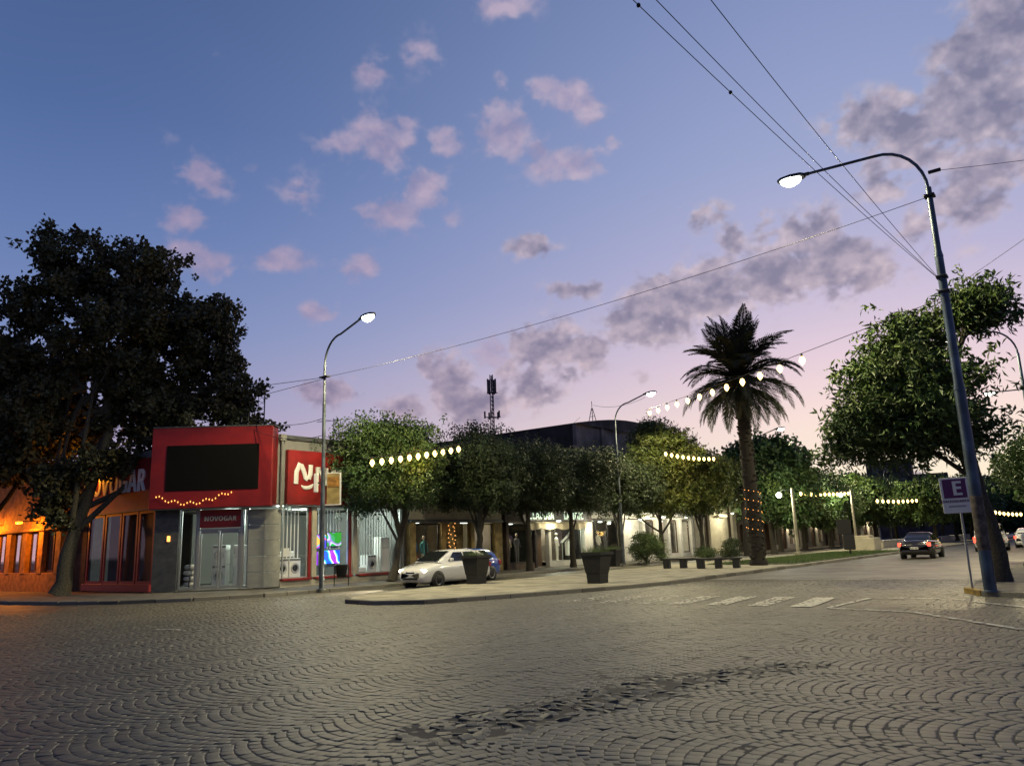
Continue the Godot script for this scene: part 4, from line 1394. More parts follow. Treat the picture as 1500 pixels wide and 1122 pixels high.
	part("wall", Vector3(4.6, 4.0, -0.06), Vector3(9.1, 2.0, 0.3), M.offwhite, o, 0.01)
	part("cornice", Vector3(4.6, 5.05, 0.05), Vector3(9.2, 0.14, 0.6), M.offwhite, o, 0.02)
	for x in [0.3, 2.6, 4.4, 6.6, 8.8]:
		part("column", Vector3(x, 1.5, 0.02), Vector3(0.44, 3.0, 0.4), M.offwhite, o, 0.03)
	for w in [[0.55, 2.35], [4.65, 6.35], [6.85, 8.55]]:
		window(o, w[0], w[1], 0.35, 2.9, -0.1, M.brown_wall, 0.08)
		part("plinth", Vector3((w[0] + w[1]) * 0.5, 0.17, -0.06), Vector3(w[1] - w[0], 0.34, 0.2), M.offwhite, o)
	part("door", Vector3(3.5, 1.45, -0.3), Vector3(1.3, 2.9, 0.06), M.wood, o, 0.01)
	part("ceiling", Vector3(4.6, 3.0, -3.0), Vector3(8.8, 0.06, 5.6), M.interior, o)
	lit(o, 1.5, 2.9, -1.2, 2.2)
	lit(o, 6.5, 2.9, -1.2, 2.5)
	for x in [1.5, 5.5]:
		front_lamp(o, x, 3.1, 1.3, 6.0)
	# old house with tall window
	o = unit("house", "cream old house with a tall dark window and heavy cornice", -62.2, -71.5, 6.4, M.cream, -29.0, "house")
	part("wall", Vector3(1.0, 3.15, -0.06), Vector3(1.95, 6.3, 0.3), M.cream, o, 0.01)
	part("wall", Vector3(5.2, 3.15, -0.06), Vector3(3.9, 6.3, 0.3), M.cream, o, 0.01)
	part("wall", Vector3(8.75, 3.15, -0.06), Vector3(0.95, 6.3, 0.3), M.cream, o, 0.01)
	for x in [2.6, 7.7]:
		part("wall", Vector3(x, 5.3, -0.06), Vector3(1.2, 1.9, 0.3), M.cream, o)
		window(o, x - 0.6, x + 0.6, 0.5, 4.3, -0.14, M.wood, 0.1, Transform3D.IDENTITY, 2)
		part("sill", Vector3(x, 0.42, 0.06), Vector3(1.4, 0.14, 0.4), M.offwhite, o, 0.02)
		part("plinth", Vector3(x, 0.18, -0.06), Vector3(1.2, 0.34, 0.28), M.cream, o)
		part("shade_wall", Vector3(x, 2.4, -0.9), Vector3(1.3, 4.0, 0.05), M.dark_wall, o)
	part("cornice", Vector3(4.65, 6.3, 0.08), Vector3(9.3, 0.35, 0.6), M.offwhite, o, 0.04)
	part("door_hood", Vector3(5.2, 3.3, 0.2), Vector3(1.9, 0.16, 0.7), M.cream, o, 0.02)
	front_lamp(o, 5.2, 3.5, 1.4, 8.0)
	# far fronts
	var far := [[-71.7, -80.5, 4.6, "brown_wall", "low brown house front beyond the palm trunk"], [-80.7, -90.0, 5.2, "offwhite", "white house front behind the far lamp posts"], [-90.2, -100.5, 4.2, "grey_wall", "low grey house front far down the avenue"], [-100.7, -112.0, 5.4, "cream", "cream house front at the far end of the avenue"], [-112.2, -126.0, 4.8, "offwhite", "last white house front before the trees close the avenue"]]
	for f in far:
		o = unit("house", f[4], f[0], f[1], f[2], M[f[3]], -29.0, "house")
		var w: float = f[0] - f[1]
		var x := 0.0
		for i in 4:
			var a := w * (i + 0.2) / 4.0
			var b := w * (i + 0.8) / 4.0
			part("wall", Vector3((x + a) * 0.5, f[2] * 0.5, -0.06), Vector3(a - x, f[2], 0.3), M[f[3]], o)
			part("wall", Vector3((a + b) * 0.5, (f[2] + 2.6) * 0.5, -0.06), Vector3(b - a, f[2] - 2.6, 0.3), M[f[3]], o)
			if i % 2 == 0:
				window(o, a, b, 0.5, 2.6, -0.12, M.wood, 0.08, Transform3D.IDENTITY, 2)
				part("plinth", Vector3((a + b) * 0.5, 0.25, -0.06), Vector3(b - a, 0.5, 0.28), M[f[3]], o)
			else:
				part("door", Vector3((a + b) * 0.5, 1.3, -0.12), Vector3(b - a, 2.6, 0.08), M.wood, o, 0.01)
			x = b
		part("wall", Vector3((x + w) * 0.5, f[2] * 0.5, -0.06), Vector3(w - x, f[2], 0.3), M[f[3]], o)
		part("canopy", Vector3(w * 0.5, 2.9, 0.5), Vector3(w * 0.8, 0.1, 1.1), M.slate, o)
		part("cornice", Vector3(w * 0.5, f[2] + 0.05, 0.0), Vector3(w, 0.2, 0.5), M[f[3]], o, 0.02)
		lit(o, w * 0.35, 2.8, -1.4, 1.5)
		omni(o.transform * Vector3(w * 0.5, 2.6, 0.6), Color(1.0, 0.9, 0.72), 3.2, 0.2)
		part("wall_lamp", Vector3(w * 0.5, 2.72, 0.6), Vector3(0.5, 0.06, 0.12), M.ceiling_tube, o)
	# tall hall behind the shops
	o = thing("hall_building", "tall dark windowless hall rising behind the street trees", "building", at(-30.6, K, -47.2))
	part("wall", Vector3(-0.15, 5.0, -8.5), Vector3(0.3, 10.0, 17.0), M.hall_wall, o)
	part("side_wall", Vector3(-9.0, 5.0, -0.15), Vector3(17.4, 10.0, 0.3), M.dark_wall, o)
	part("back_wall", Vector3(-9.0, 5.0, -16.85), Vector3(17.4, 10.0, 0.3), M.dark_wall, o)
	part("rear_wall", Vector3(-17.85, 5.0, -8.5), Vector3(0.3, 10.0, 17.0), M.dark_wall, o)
	var rs2 := mb()
	for i in 12:
		var u0 := i / 12.0
		var u1 := (i + 1) / 12.0
		var y0 := 10.0 + 0.9 * sin(u0 * PI)
		var y1 := 10.0 + 0.9 * sin(u1 * PI)
		quad(rs2, Vector3(0.25, y0, -17.2 * u0 + 0.1), Vector3(0.25, y1, -17.2 * u1 + 0.1), Vector3(-18.2, y1, -17.2 * u1 + 0.1), Vector3(-18.2, y0, -17.2 * u0 + 0.1))
		quad(rs2, Vector3(0.25, y0, -17.2 * u0 + 0.1), Vector3(0.25, y1, -17.2 * u1 + 0.1), Vector3(0.25, 9.9, -17.2 * u1 + 0.1), Vector3(0.25, 9.9, -17.2 * u0 + 0.1))
	obj("roof", rs2, M.roofing, o)
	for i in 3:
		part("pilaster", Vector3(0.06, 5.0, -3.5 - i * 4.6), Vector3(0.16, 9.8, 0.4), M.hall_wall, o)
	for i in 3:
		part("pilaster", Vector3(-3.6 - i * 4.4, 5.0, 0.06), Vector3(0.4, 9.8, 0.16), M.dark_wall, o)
	# orange building on the cross street
	o = thing("corner_house", "orange-lit plastered building with square piers at the far left", "building", frame(Vector3(-57.1, K, -16.6), Vector3(1, 0, 0)))
	part("wall", Vector3(8.4, 4.4, -0.2), Vector3(16.8, 3.0, 0.4), M.orange_wall, o, 0.01)
	part("cornice", Vector3(8.4, 5.95, 0.05), Vector3(16.9, 0.2, 0.7), M.brown_wall, o, 0.03)
	part("moulding", Vector3(8.4, 3.0, 0.06), Vector3(16.9, 0.14, 0.3), M.orange_wall, o, 0.03)
	part("dado", Vector3(8.4, 0.45, -0.15), Vector3(16.8, 0.9, 0.34), M.orange_wall, o, 0.01)
	for i in 9:
		part("pier", Vector3(0.4 + i * 2.0, 1.9, -0.1), Vector3(0.55, 2.1, 0.3), M.orange_wall, o, 0.01)
	for i in 8:
		window(o, 0.7 + i * 2.0, 2.1 + i * 2.0, 0.92, 2.92, -0.2, M.wood, 0.1, Transform3D.IDENTITY, 2)
	part("back_wall", Vector3(8.4, 3.0, -6.0), Vector3(16.8, 5.9, 0.2), M.brown_wall, o)
	part("roof", Vector3(8.4, 5.78, -3.1), Vector3(16.6, 0.1, 5.6), M.roofing, o)
	part("side_wall", Vector3(16.7, 2.9, -3.1), Vector3(0.2, 5.7, 5.4), M.brown_wall, o)
	for p in [[4.0, 3.35, 0.35], [9.3, 3.35, 0.35], [14.0, 3.35, 0.35]]:
		part("wall_lamp", Vector3(p[0], p[1], 0.95), Vector3(0.34, 0.1, 0.22), M.sodium, o, 0.02)
		part("lamp_arm", Vector3(p[0], p[1] + 0.07, 0.45), Vector3(0.05, 0.05, 0.9), M.dark_metal, o)
		omni(o.transform * Vector3(p[0], p[1] - 0.12, 1.0), Color(1.0, 0.56, 0.12), 11.0, 0.1)
	var fl := thing("floodlight", "small amber floodlight fixed above the left red fascia", "floodlight", at(-37.6, 5.75, -16.75))
	part("bracket", Vector3(0, 0.05, -0.12), Vector3(0.06, 0.06, 0.3), M.dark_metal, fl)
	part("lamp_housing", Vector3(0, 0.02, 0.15), Vector3(0.3, 0.16, 0.2), M.dark_metal, fl, 0.02)
	part("lamp_face", Vector3(0, -0.07, 0.15), Vector3(0.26, 0.02, 0.16), M.sodium, fl)
	omni(Vector3(-37.6, 5.5, -16.4), Color(1.0, 0.6, 0.14), 2.2, 0.1)
	# right-hand buildings hidden behind the street tree
	o = thing("long_house", "dark plastered house front behind the right-hand street trees", "house", frame(Vector3(6.2, K, -70.0), Vector3(0, 0, 1)))
	part("wall", Vector3(20.0, 2.6, -3.0), Vector3(40.0, 5.2, 6.0), M.brown_wall, o)
	for i in 8:
		window(o, 2.0 + i * 4.8, 3.4 + i * 4.8, 0.9, 3.0, 0.04, M.wood, 0.1, Transform3D.IDENTITY, 2)
	part("cornice", Vector3(20.0, 5.3, 0.1), Vector3(40.2, 0.25, 0.6), M.cream, o, 0.03)
	# houses across the cross street, mirrored in the shop windows
	for b in [[-34.0, 8.0, 46.0, 6.5, "plain house row across the cross street, outside the picture"], [16.0, 6.0, 22.0, 6.0, "plain house behind the viewer's corner, outside the picture"]]:
		o = thing("row_house", b[4], "house", at(b[0], 0, b[1]))
		part("wall", Vector3(0, b[3] * 0.5, 4.0), Vector3(b[2], b[3], 8.0), M.brown_wall, o)
		part("roof", Vector3(0, b[3] + 0.06, 4.0), Vector3(b[2] + 0.3, 0.12, 8.3), M.roofing, o)
		for i in 5:
			window(o, -b[2] * 0.42 + i * b[2] * 0.19, -b[2] * 0.42 + i * b[2] * 0.19 + 1.6, 0.9, 3.0, -0.05, M.wood, 0.1)
	# far blocks over the tree line
	for b in [[-40.0, -190.0, 9.0, 17.0, "grey far apartment block just showing over the end of the avenue"], [-33.0, -192.0, 8.0, 13.5, "lower grey far block beside the far apartment tower"]]:
		o = thing("far_building", b[4], "building", at(b[0], 0, b[1], 8.0))
		part("wall", Vector3(0, b[3] * 0.5, 0), Vector3(b[2], b[3], 8.0), M.dark_wall, o)
		for r in 4:
			for c in 3:
				part("window", Vector3(-b[2] * 0.3 + c * b[2] * 0.3, b[3] - 2.0 - r * 2.8, 4.02), Vector3(1.2, 1.4, 0.06), M.car_glass, o)


func planter(label: String, p: Vector3, sc := 1.0) -> void:
	var o := thing("planter", label, "planter", Transform3D(Basis.from_scale(Vector3.ONE * sc), p), "tall dark planters on the paved median")
	var s := mb()
	var lv := [[0.0, 0.27], [0.34, 0.29], [0.36, 0.305], [0.98, 0.40], [1.0, 0.46], [1.1, 0.46]]
	for i in lv.size() - 1:
		var a: float = lv[i][1]
		var b: float = lv[i + 1][1]
		for k in 4:
			var t := Transform3D(Basis(Vector3.UP, k * PI * 0.5), Vector3.ZERO)
			oquad(s, Vector3(0, lv[i][0] + 0.01, 0), t * Vector3(-a, lv[i][0], a), t * Vector3(a, lv[i][0], a), t * Vector3(b, lv[i + 1][0], b), t * Vector3(-b, lv[i + 1][0], b))
	box(s, Vector3(0, 1.0, 0), Vector3(0.8, 0.02, 0.8))
	obj("pot", s, M.planter, o)
	part("soil", Vector3(0, 1.03, 0), Vector3(0.82, 0.04, 0.82), M.earth, o)
	var g := mb()
	for i in 260:
		var b := Vector3(rng.randf_range(-0.38, 0.38), 1.03, rng.randf_range(-0.38, 0.38))
		var e := b + Vector3(rng.randfn() * 0.13, rng.randf_range(0.14, 0.36), rng.randfn() * 0.13)
		var w := rv() * 0.012
		tri(g, b - w, b + w, e)
	obj("foliage", g, mat("planter_leaf", lin(0.07, 0.11, 0.03), 0.7), o)

func bench(label: String, t: Transform3D) -> void:
	var o := thing("bench", label, "bench", t, "dark backless benches on the median")
	for i in 3:
		part("slat", Vector3(0, 0.45, -0.17 + i * 0.17), Vector3(2.2, 0.08, 0.15), M.planter, o, 0.012)
	for x in [-0.85, 0.0, 0.85]:
		part("leg", Vector3(x, 0.21, 0), Vector3(0.3, 0.42, 0.44), M.planter, o, 0.02)

func bush(label: String, p: Vector3, r: Vector3, col: Color, per := 5.0) -> void:
	var o := thing("shrub", label, "shrub", Transform3D(Basis(), p))
	var s := mb()
	for i in 7:
		var e := Vector3(rng.randfn() * r.x * 0.45, r.y * rng.randf_range(1.0, 1.7), rng.randfn() * r.z * 0.45)
		tube(s, [Vector3(rng.randfn() * 0.06, 0, rng.randfn() * 0.06), e * 0.5, e], [0.03, 0.02, 0.008], 5)
	obj("stem", s, M.bark, o)
	crown(o, [[Vector3(0, r.y * 1.05, 0), r]], per, "small", col, 0.8, 0.2)

func _ready() -> void:
	rng.seed = 20
	# camera
	var cam := Camera3D.new()
	cam.name = "camera"
	cam.fov = 52.6
	cam.near = 0.05
	cam.far = 2000.0
	cam.basis = Basis.from_euler(Vector3(deg_to_rad(11.75), deg_to_rad(37.6), deg_to_rad(-2.0)), EULER_ORDER_YXZ)
	cam.position = Vector3(0, 1.6, 0)
	cam.current = true
	add_child(cam)
	# sky, sun, exposure
	var env := Environment.new()
	env.background_mode = Environment.BG_SKY
	env.sky = make_sky()
	env.background_energy_multiplier = 1.0
	env.tonemap_mode = Environment.TONE_MAPPER_LINEAR
	env.tonemap_exposure = 1.0
	env.sdfgi_enabled = true
	env.ssao_enabled = true
	env.ssil_enabled = true
	var we := WorldEnvironment.new()
	we.name = "environment"
	we.environment = env
	add_child(we)
	var sun := DirectionalLight3D.new()
	sun.name = "afterglow"
	sun.light_color = Color(1.0, 0.72, 0.62)
	sun.light_energy = 0.06
	sun.light_angular_distance = 14.0
	sun.shadow_enabled = true
	sun.look_at_from_position(Vector3.ZERO, -Vector3(sin(deg_to_rad(-9.0)), 0.07, -cos(deg_to_rad(-9.0))))
	add_child(sun)
	print("sky ", Time.get_ticks_msec())
	make_materials()
	clumps["broad"] = leaf_clump(15, 0.36, 0.26, 0.17, 0.25)
	clumps["long"] = leaf_clump(16, 0.30, 0.24, 0.075, 0.35)
	clumps["small"] = leaf_clump(18, 0.26, 0.13, 0.07, 0.15)
	setting()
	print("setting ", Time.get_ticks_msec())
	red_shop()
	shops()
	print("shops ", Time.get_ticks_msec())
	lamps()
	plants()
	print("plants ", Time.get_ticks_msec())
	furniture()
	print("done ", Time.get_ticks_msec())

func setting() -> void:
	var road := sheet("road", [Vector2(-600, -900), Vector2(600, -900), Vector2(600, 200), Vector2(-600, 200)], -0.006, M.grout)
	struct(road, "cobbled road of the wide crossing and avenue")
	cobbles(road)
	var far := sheet("far_road", [Vector2(-25.3, -29.0), Vector2(-25.3, -400), Vector2(-3.5, -400), Vector2(-3.5, -29.0)], -0.003, M.earth, road)
	sheet("far_road", [Vector2(-25.3, -12.6), Vector2(-120, -12.0), Vector2(-120, 60), Vector2(-29.0, 60), Vector2(-29.0, -8.0)], -0.003, M.earth, road)
	var med := slab("median", MEDIAN, -0.05, K, M.concrete)
	struct(med, "pale paved median between the two carriageways")
	kerbs(med, MEDIAN, 1, 11, K, M.kerb, M.kerb_dark)
	var wl := slab("pavement", WALK_L, -0.05, K, M.pavement)
	struct(wl, "pavement in front of the shops")
	kerbs(wl, WALK_L, 0, 7, K, M.kerb, M.kerb_dark)
	var wr := slab("pavement", WALK_R, -0.05, K, M.pavement)
	struct(wr, "pavement corner on the right")
	kerbs(wr, WALK_R, 0, 6, K, M.kerb, M.kerb_dark, [Vector2(-3.5, -22.6), 0.9])
	# paving joints on the median: square slabs in the front part
	for i in 9:
		for j in 7:
			var p := Vector2(-20.6 + i * 0.9, -25.0 - j * 0.9)
			if p.x > -13.9 or p.x < -20.8:
				continue
			part("paving_slab", Vector3(p.x, K + 0.002, p.y), Vector3(0.885, 0.012, 0.885), M.concrete, med, 0.003)
	# grass on the median
	var gr := slab("lawn", [Vector2(-18.6, -41.0), Vector2(-13.6, -40.6), Vector2(-13.6, -66), Vector2(-18.6, -66)], K, K + 0.03, M.grass)
	tag(gr, "strip of lawn round the palm on the median", "lawn", "", "stuff")
	var gb := mb()
	for i in 16000:
		var b := Vector3(rng.randf_range(-18.5, -13.65), K + 0.03, rng.randf_range(-65.0, -41.0))
		var e := b + Vector3(rng.randfn() * 0.03, rng.randf_range(0.04, 0.11), rng.randfn() * 0.03)
		var w := Vector3(rng.randfn(), 0, rng.randfn()).normalized() * 0.014
		tri(gb, b - w, b + w, e)
	var gm := obj("grass", gb, mat("grass_blade", lin(0.07, 0.115, 0.03), 0.8))
	tag(gm, "short grass blades on the median strip", "grass", "", "stuff")
	# road markings
	var rm := Node3D.new()
	rm.name = "road_markings"
	add_child(rm)
	struct(rm, "worn white crossing bars and edge lines on the cobbles")
	for i in 7:
		var x := -6.2 - i * 1.02
		paint(rm, Vector2(x + 0.2, -18.1), Vector2(x - 0.05, -20.8), 0.5, [0.08, 0.45, 0.25, 0.45, 0.75, 0.7, 0.8][i])
	paint(rm, Vector2(-5.38, -18.0), Vector2(-5.21, -20.8), 0.12, 0.2)
	paint(rm, Vector2(-5.2, -20.85), Vector2(-3.7, -20.95), 0.1, 0.4)
	paint(rm, Vector2(-5.3, -17.85), Vector2(-3.65, -17.5), 0.13, 0.2)
	paint(rm, Vector2(-3.65, -17.5), Vector2(-0.6, -13.8), 0.13, 0.2)
	paint(rm, Vector2(-2.95, -20.24), Vector2(-1.2, -18.3), 0.13, 0.15)
	paint(rm, Vector2(-17.4, -9.3), Vector2(-16.0, -9.6), 0.3, 0.72)
	# far low wall of the median garden
	var lw := thing("low_wall", "long low cream wall along the far part of the median", "wall", at(-17.6, K, -104))
	part("wall", Vector3(0, 0.3, 0), Vector3(0.5, 0.6, 56), M.cream, lw, 0.02)
	part("coping", Vector3(0, 0.64, 0), Vector3(0.62, 0.08, 56.2), M.offwhite, lw, 0.02)
	var pl := thing("pedestal", "squat cream pedestal on the median beyond the dark bin", "pedestal", at(-17.5, K, -70))
	part("base", Vector3(0, 0.5, 0), Vector3(2.2, 1.0, 2.2), M.cream, pl, 0.04)
	part("step", Vector3(0, 1.1, 0), Vector3(1.4, 0.2, 1.4), M.cream, pl, 0.03)

func lamps() -> void:
	var E := 130.0
	var o := street_lamp("tall blue lamp post with a long bent arm at the right corner", Vector3(-2.78, K, -21.97), 11.75, Vector3(-3.1, 0.05, -0.1), M.steel_blue, 115.0, 1.25)
	var s := mb()
	tube(s, [Vector3(0, 0.95, 0), Vector3(0, 1.6, 0), Vector3(0, 2.25, 0)], [0.1475, 0.147, 0.146], 14, false)
	obj("torn_posters", s, M.worn_paper, o)
	for h in [7.45, 7.85, 10.1]:
		part("clamp", Vector3(0, h, 0), Vector3(0.26, 0.07, 0.26), M.dark_metal, o, 0.01)
	part("insulator", Vector3(0.2, 10.75, 0), Vector3(0.3, 0.08, 0.08), M.dark_metal, o, 0.01)
	o = street_lamp("grey lamp post with bent arm in front of the red corner shop", Vector3(-25.15, K, -20.0), 10.25, Vector3(2.35, 0.25, 0.1), M.steel_grey, E, 0.85)
	part("clamp", Vector3(0, 8.5, 0), Vector3(0.5, 0.06, 0.2), M.dark_metal, o, 0.01)
	street_lamp("lamp post with bent arm rising between the street trees", Vector3(-25.1, K, -43.4), 10.25, Vector3(2.35, 0.25, 0.1), M.steel_grey, E, 0.85)
	street_lamp("lamp post whose arm shows right of the palm trunk", Vector3(-25.1, K, -67.0), 10.25, Vector3(2.35, 0.25, 0.1), M.steel_grey, E, 0.85)
	street_lamp("lamp post with thin arm over the trees beyond the palm", Vector3(-25.1, K, -91.0), 10.25, Vector3(2.35, 0.25, 0.1), M.steel_grey, E, 0.85)
	street_lamp("farthest thin lamp arm against the bright horizon", Vector3(-25.1, K, -115.0), 10.25, Vector3(2.35, 0.25, 0.1), M.steel_grey, E, 0.85)
	street_lamp("lamp post behind the blue one, its head beside that pole", Vector3(-2.75, K, -42.0), 10.6, Vector3(-2.3, 0.0, 0), M.steel_blue, E)
	street_lamp("bright lamp at the right edge half wrapped in leaves", Vector3(-2.75, K, -62.0), 10.6, Vector3(-2.9, 0.0, 0), M.steel_blue, E)
	# banner on the lamp post
	var b := thing("pole_banner", "small orange banner in a white frame on the grey lamp post", "banner", at(-25.15, K + 3.25, -20.0, 38.0))
	part("banner", Vector3(0.42, 0.65, 0), Vector3(0.52, 1.2, 0.03), M.ochre, b)
	part("printed_band", Vector3(0.42, 0.92, 0), Vector3(0.46, 0.4, 0.045), mat("orange_print", lin(0.6, 0.28, 0.05), 0.6, 0.0, "blotch", 1.5), b)
	part("frame_bar", Vector3(0.70, 0.65, 0), Vector3(0.05, 1.3, 0.05), M.white_paint, b)
	for y in [0.02, 1.28]:
		part("bracket", Vector3(0.36, y, 0), Vector3(0.62, 0.035, 0.04), M.white_paint, b)
	b = thing("pole_light_box", "narrow white light box on the left of the grey lamp post", "light box", at(-25.15, K + 3.75, -20.0, 38.0))
	part("box", Vector3(-0.28, 0.4, 0), Vector3(0.16, 0.75, 0.18), M.white_paint, b, 0.02)
	part("mount", Vector3(-0.15, 0.4, 0), Vector3(0.2, 0.06, 0.06), M.dark_metal, b)
	# strings of bulbs
	light_string("string of eleven bulbs before the trees next to the red shop", Vector3(-24.3, 5.25, -21.3), Vector3(-24.3, 6.5, -28.2), 0.05, 11, 0.04, 0.9, 1.2, 1.6)
	light_string("long string of bulbs crossing in front of the palm crown", Vector3(-22.85, 9.6, -43.4), Vector3(-2.85, 7.45, -22.1), 0.1, 12, 0.0, 0.76, 1.35, 2.0)
	light_string("string of bulbs across the yellow-green tree left of the palm", Vector3(-21.5, 6.9, -42.3), Vector3(-21.5, 7.1, -51.0), 0.15, 10, 0.04, 0.95, 1.1, 2.5)
	light_string("string of twelve bulbs between the two pale posts on the median", Vector3(-18.9, 4.8, -57.6), Vector3(-20.2, 5.5, -78.6), 0.1, 12, 0.08, 0.97, 1.3, 2.0)
	light_string("string of bulbs over the far median beyond the second post", Vector3(-18.3, 4.7, -78.5), Vector3(-17.6, 5.1, -96.0), 0.1, 9, 0.02, 0.97, 1.5, 2.0)
	light_string("low string of bulbs seen between the pole and the right tree", Vector3(-9.7, 3.4, -80.0), Vector3(-7.0, 2.9, -82.5), 0.15, 9, 0.02, 0.98, 1.3, 1.5)
	for p in [[-18.9, -57.6, 4.9, "pale median post with a bright globe lamp, the nearer one"], [-20.3, -78.8, 5.6, "pale median post with a bright globe lamp, the farther one"]]:
		var q := thing("median_lamp_post", p[3], "lamp post", at(p[0], K, p[1]), "pale posts on the median")
		var ps := mb()
		tube(ps, [Vector3.ZERO, Vector3(0, p[2] - 0.1, 0)], [0.13, 0.09], 10)
		box(ps, Vector3(0, 0.12, 0), Vector3(0.4, 0.24, 0.4), 0.03)
		obj("post", ps, M.concrete, q)
		var ar := mb()
		tube(ar, [Vector3(0, p[2] - 0.25, 0), Vector3(-0.55, p[2] - 0.2, 0.35), Vector3(-0.8, p[2] - 0.35, 0.5)], 0.03, 7)
		obj("arm", ar, M.dark_metal, q)
		var gl := mb()
		lathe(gl, [Vector2(0, -0.2), Vector2(0.12, -0.16), Vector2(0.19, -0.06), Vector2(0.19, 0.06), Vector2(0.12, 0.16), Vector2(0, 0.2)], 14, at(-0.8, p[2] - 0.58, 0.5))
		obj("lamp_globe", gl, M.lamp_white, q)
		omni(Vector3(p[0] - 0.8, K + p[2] - 0.58, p[1] + 0.5), Color(1.0, 0.97, 0.85), 14.0, 0.19)
	# wires
	cable("thin wire strung across the whole street between two lamp posts", Vector3(-2.85, 10.2, -21.97), Vector3(-25.15, 8.6, -20.0), 0.35, 0.009)
	cable("wire leaving the blue lamp post to the right", Vector3(-2.6, 10.85, -21.9), Vector3(12.0, 11.0, -26.0), 0.4, 0.007)
	cable("lower wire leaving the blue lamp post to the upper right", Vector3(-2.7, 7.55, -21.95), Vector3(9.0, 12.0, -14.0), 0.3, 0.006)
	for c in [[-3.98, -9.01, "leftmost of the overhead wires running up from the blue lamp post", [0.36, 0.44, 0.72]], [-3.76, -9.2, "middle of the overhead wires running up from the blue lamp post", []], [-3.24, -9.64, "rightmost of the overhead wires running up from the blue lamp post", []]]:
		var a := Vector3(-2.8, 7.85, -21.95)
		var q := Vector3(c[0], 9.0, c[1])
		cable(c[2], a, a + (q - a) * 2.4, 0.55, 0.0065, "overhead power wires", c[3])
	for c in [[Vector3(-25.15, 8.6, -20.0), Vector3(-48.0, 9.4, -12.0), "upper wire from the grey lamp post behind the big left tree"], [Vector3(-25.15, 8.55, -20.0), Vector3(-46.0, 7.2, -14.0), "lower wire from the grey lamp post behind the big left tree"], [Vector3(-25.2, 6.2, -20.0), Vector3(-29.5, 7.05, -19.2), "thick cable from the roof bracket to the grey lamp post"], [Vector3(-25.1, 6.15, -20.05), Vector3(-29.2, 6.3, -29.0), "thick cable from the grey lamp post along the red fascia"], [Vector3(-29.6, 7.5, -19.2), Vector3(-50.0, 8.6, -17.5), "bundle wire above the red screen box"], [Vector3(-29.6, 7.1, -19.2), Vector3(-50.0, 7.6, -17.5), "lower bundle wire above the red screen box"], [Vector3(-25.2, 6.9, -20.0), Vector3(-29.6, 7.5, -19.2), "slack wire between roof bracket and grey lamp post"], [Vector3(-32.0, 11.0, -50.0), Vector3(-58.0, 8.0, -70.0), "faint wire from the small roof mast toward the telecom tower"], [Vector3(-22.75, 10.4, -43.3), Vector3(-32.3, 12.3, -52.5), "wire from the roof mast to the middle lamp post"]]:
		cable(c[2], c[0], c[1], 0.35, 0.012)
	var br := thing("roof_bracket", "dark wire bracket on the corner of the red roof", "bracket", at(-29.7, 6.9, -19.3))
	for x in [-0.25, 0.25]:
		part("upright", Vector3(x, 0.3, 0), Vector3(0.05, 0.7, 0.05), M.black, br)
	for y in [0.3, 0.62]:
		part("crossbar", Vector3(0, y, 0), Vector3(0.7, 0.05, 0.05), M.black, br)
	# masts
	var tw := thing("telecom_tower", "tall slim telecom mast with panel antennas behind the trees", "telecom mast", at(-60.0, 0, -73.7))
	var s2 := mb()
	for k in 3:
		var a := TAU * k / 3.0
		tube(s2, [Vector3(cos(a) * 0.42, 0, sin(a) * 0.42), Vector3(cos(a) * 0.2, 22.5, sin(a) * 0.2)], 0.055, 6)
	for i in 44:
		var y := i * 0.51
		var r := lerpf(0.42, 0.2, y / 22.5)
		for k in 3:
			var a := TAU * k / 3.0
			var c := TAU * (k + 1) / 3.0
			tube(s2, [Vector3(cos(a) * r, y, sin(a) * r), Vector3(cos(c) * r, y + 0.5, sin(c) * r)], 0.035, 4, false)
	obj("mast", s2, mat("mast_grey", lin(0.10, 0.075, 0.085), 0.8), tw)
	for p in [[21.0, 0.5, 1.9], [17.4, 0.95, 0.9]]:
		for k in 5:
			var a: float = TAU * k / 5.0 + p[0]
			part("antenna_panel", Vector3(cos(a) * p[1], p[0], sin(a) * p[1]), Vector3(0.2, p[2], 0.16), M.mast_grey, tw, 0.03, Transform3D.IDENTITY)
	for y in [20.2, 17.1]:
		var q := mb()
		for k in 5:
			var a := TAU * k / 5.0 + (20.6 if y > 19 else 17.2)
			tube(q, [Vector3.UP * y, Vector3(cos(a) * (0.75 if y > 19.0 else 1.1), y, sin(a) * (0.75 if y > 19.0 else 1.1))], 0.05, 4)
		obj("antenna_arm", q, M.mast_grey, tw)
	part("stay", Vector3(-0.7, 15.2, 0), Vector3(1.4, 0.1, 0.1), M.mast_grey, tw, 0.0, Transform3D(Basis(Vector3(0, 0, 1), 0.3), Vector3(4.4, 0.9, 0)))
	tw = thing("roof_mast", "small lattice mast on the roof of the dark hall", "mast", at(-32.6, 10.5, -52.8))
	s2 = mb()
	for k in 3:
		var a := TAU * k / 3.0
		tube(s2, [Vector3(cos(a) * 0.5, -0.1, sin(a) * 0.5), Vector3(cos(a) * 0.05, 1.6, sin(a) * 0.05)], 0.03, 5)
	tube(s2, [Vector3(0, 1.5, 0), Vector3(0, 2.2, 0)], 0.025, 5)
	obj("mast", s2, M.black, tw)
	for k in 2:
		part("stay", Vector3(0, 0.5 + k * 0.45, 0), Vector3(0.7 - k * 0.28, 0.03, 0.03), M.black, tw)
	tw = thing("lattice_mast", "thin lattice radio mast behind the red corner shop", "mast", at(-49.6, 0, -33.7))
	s2 = mb()
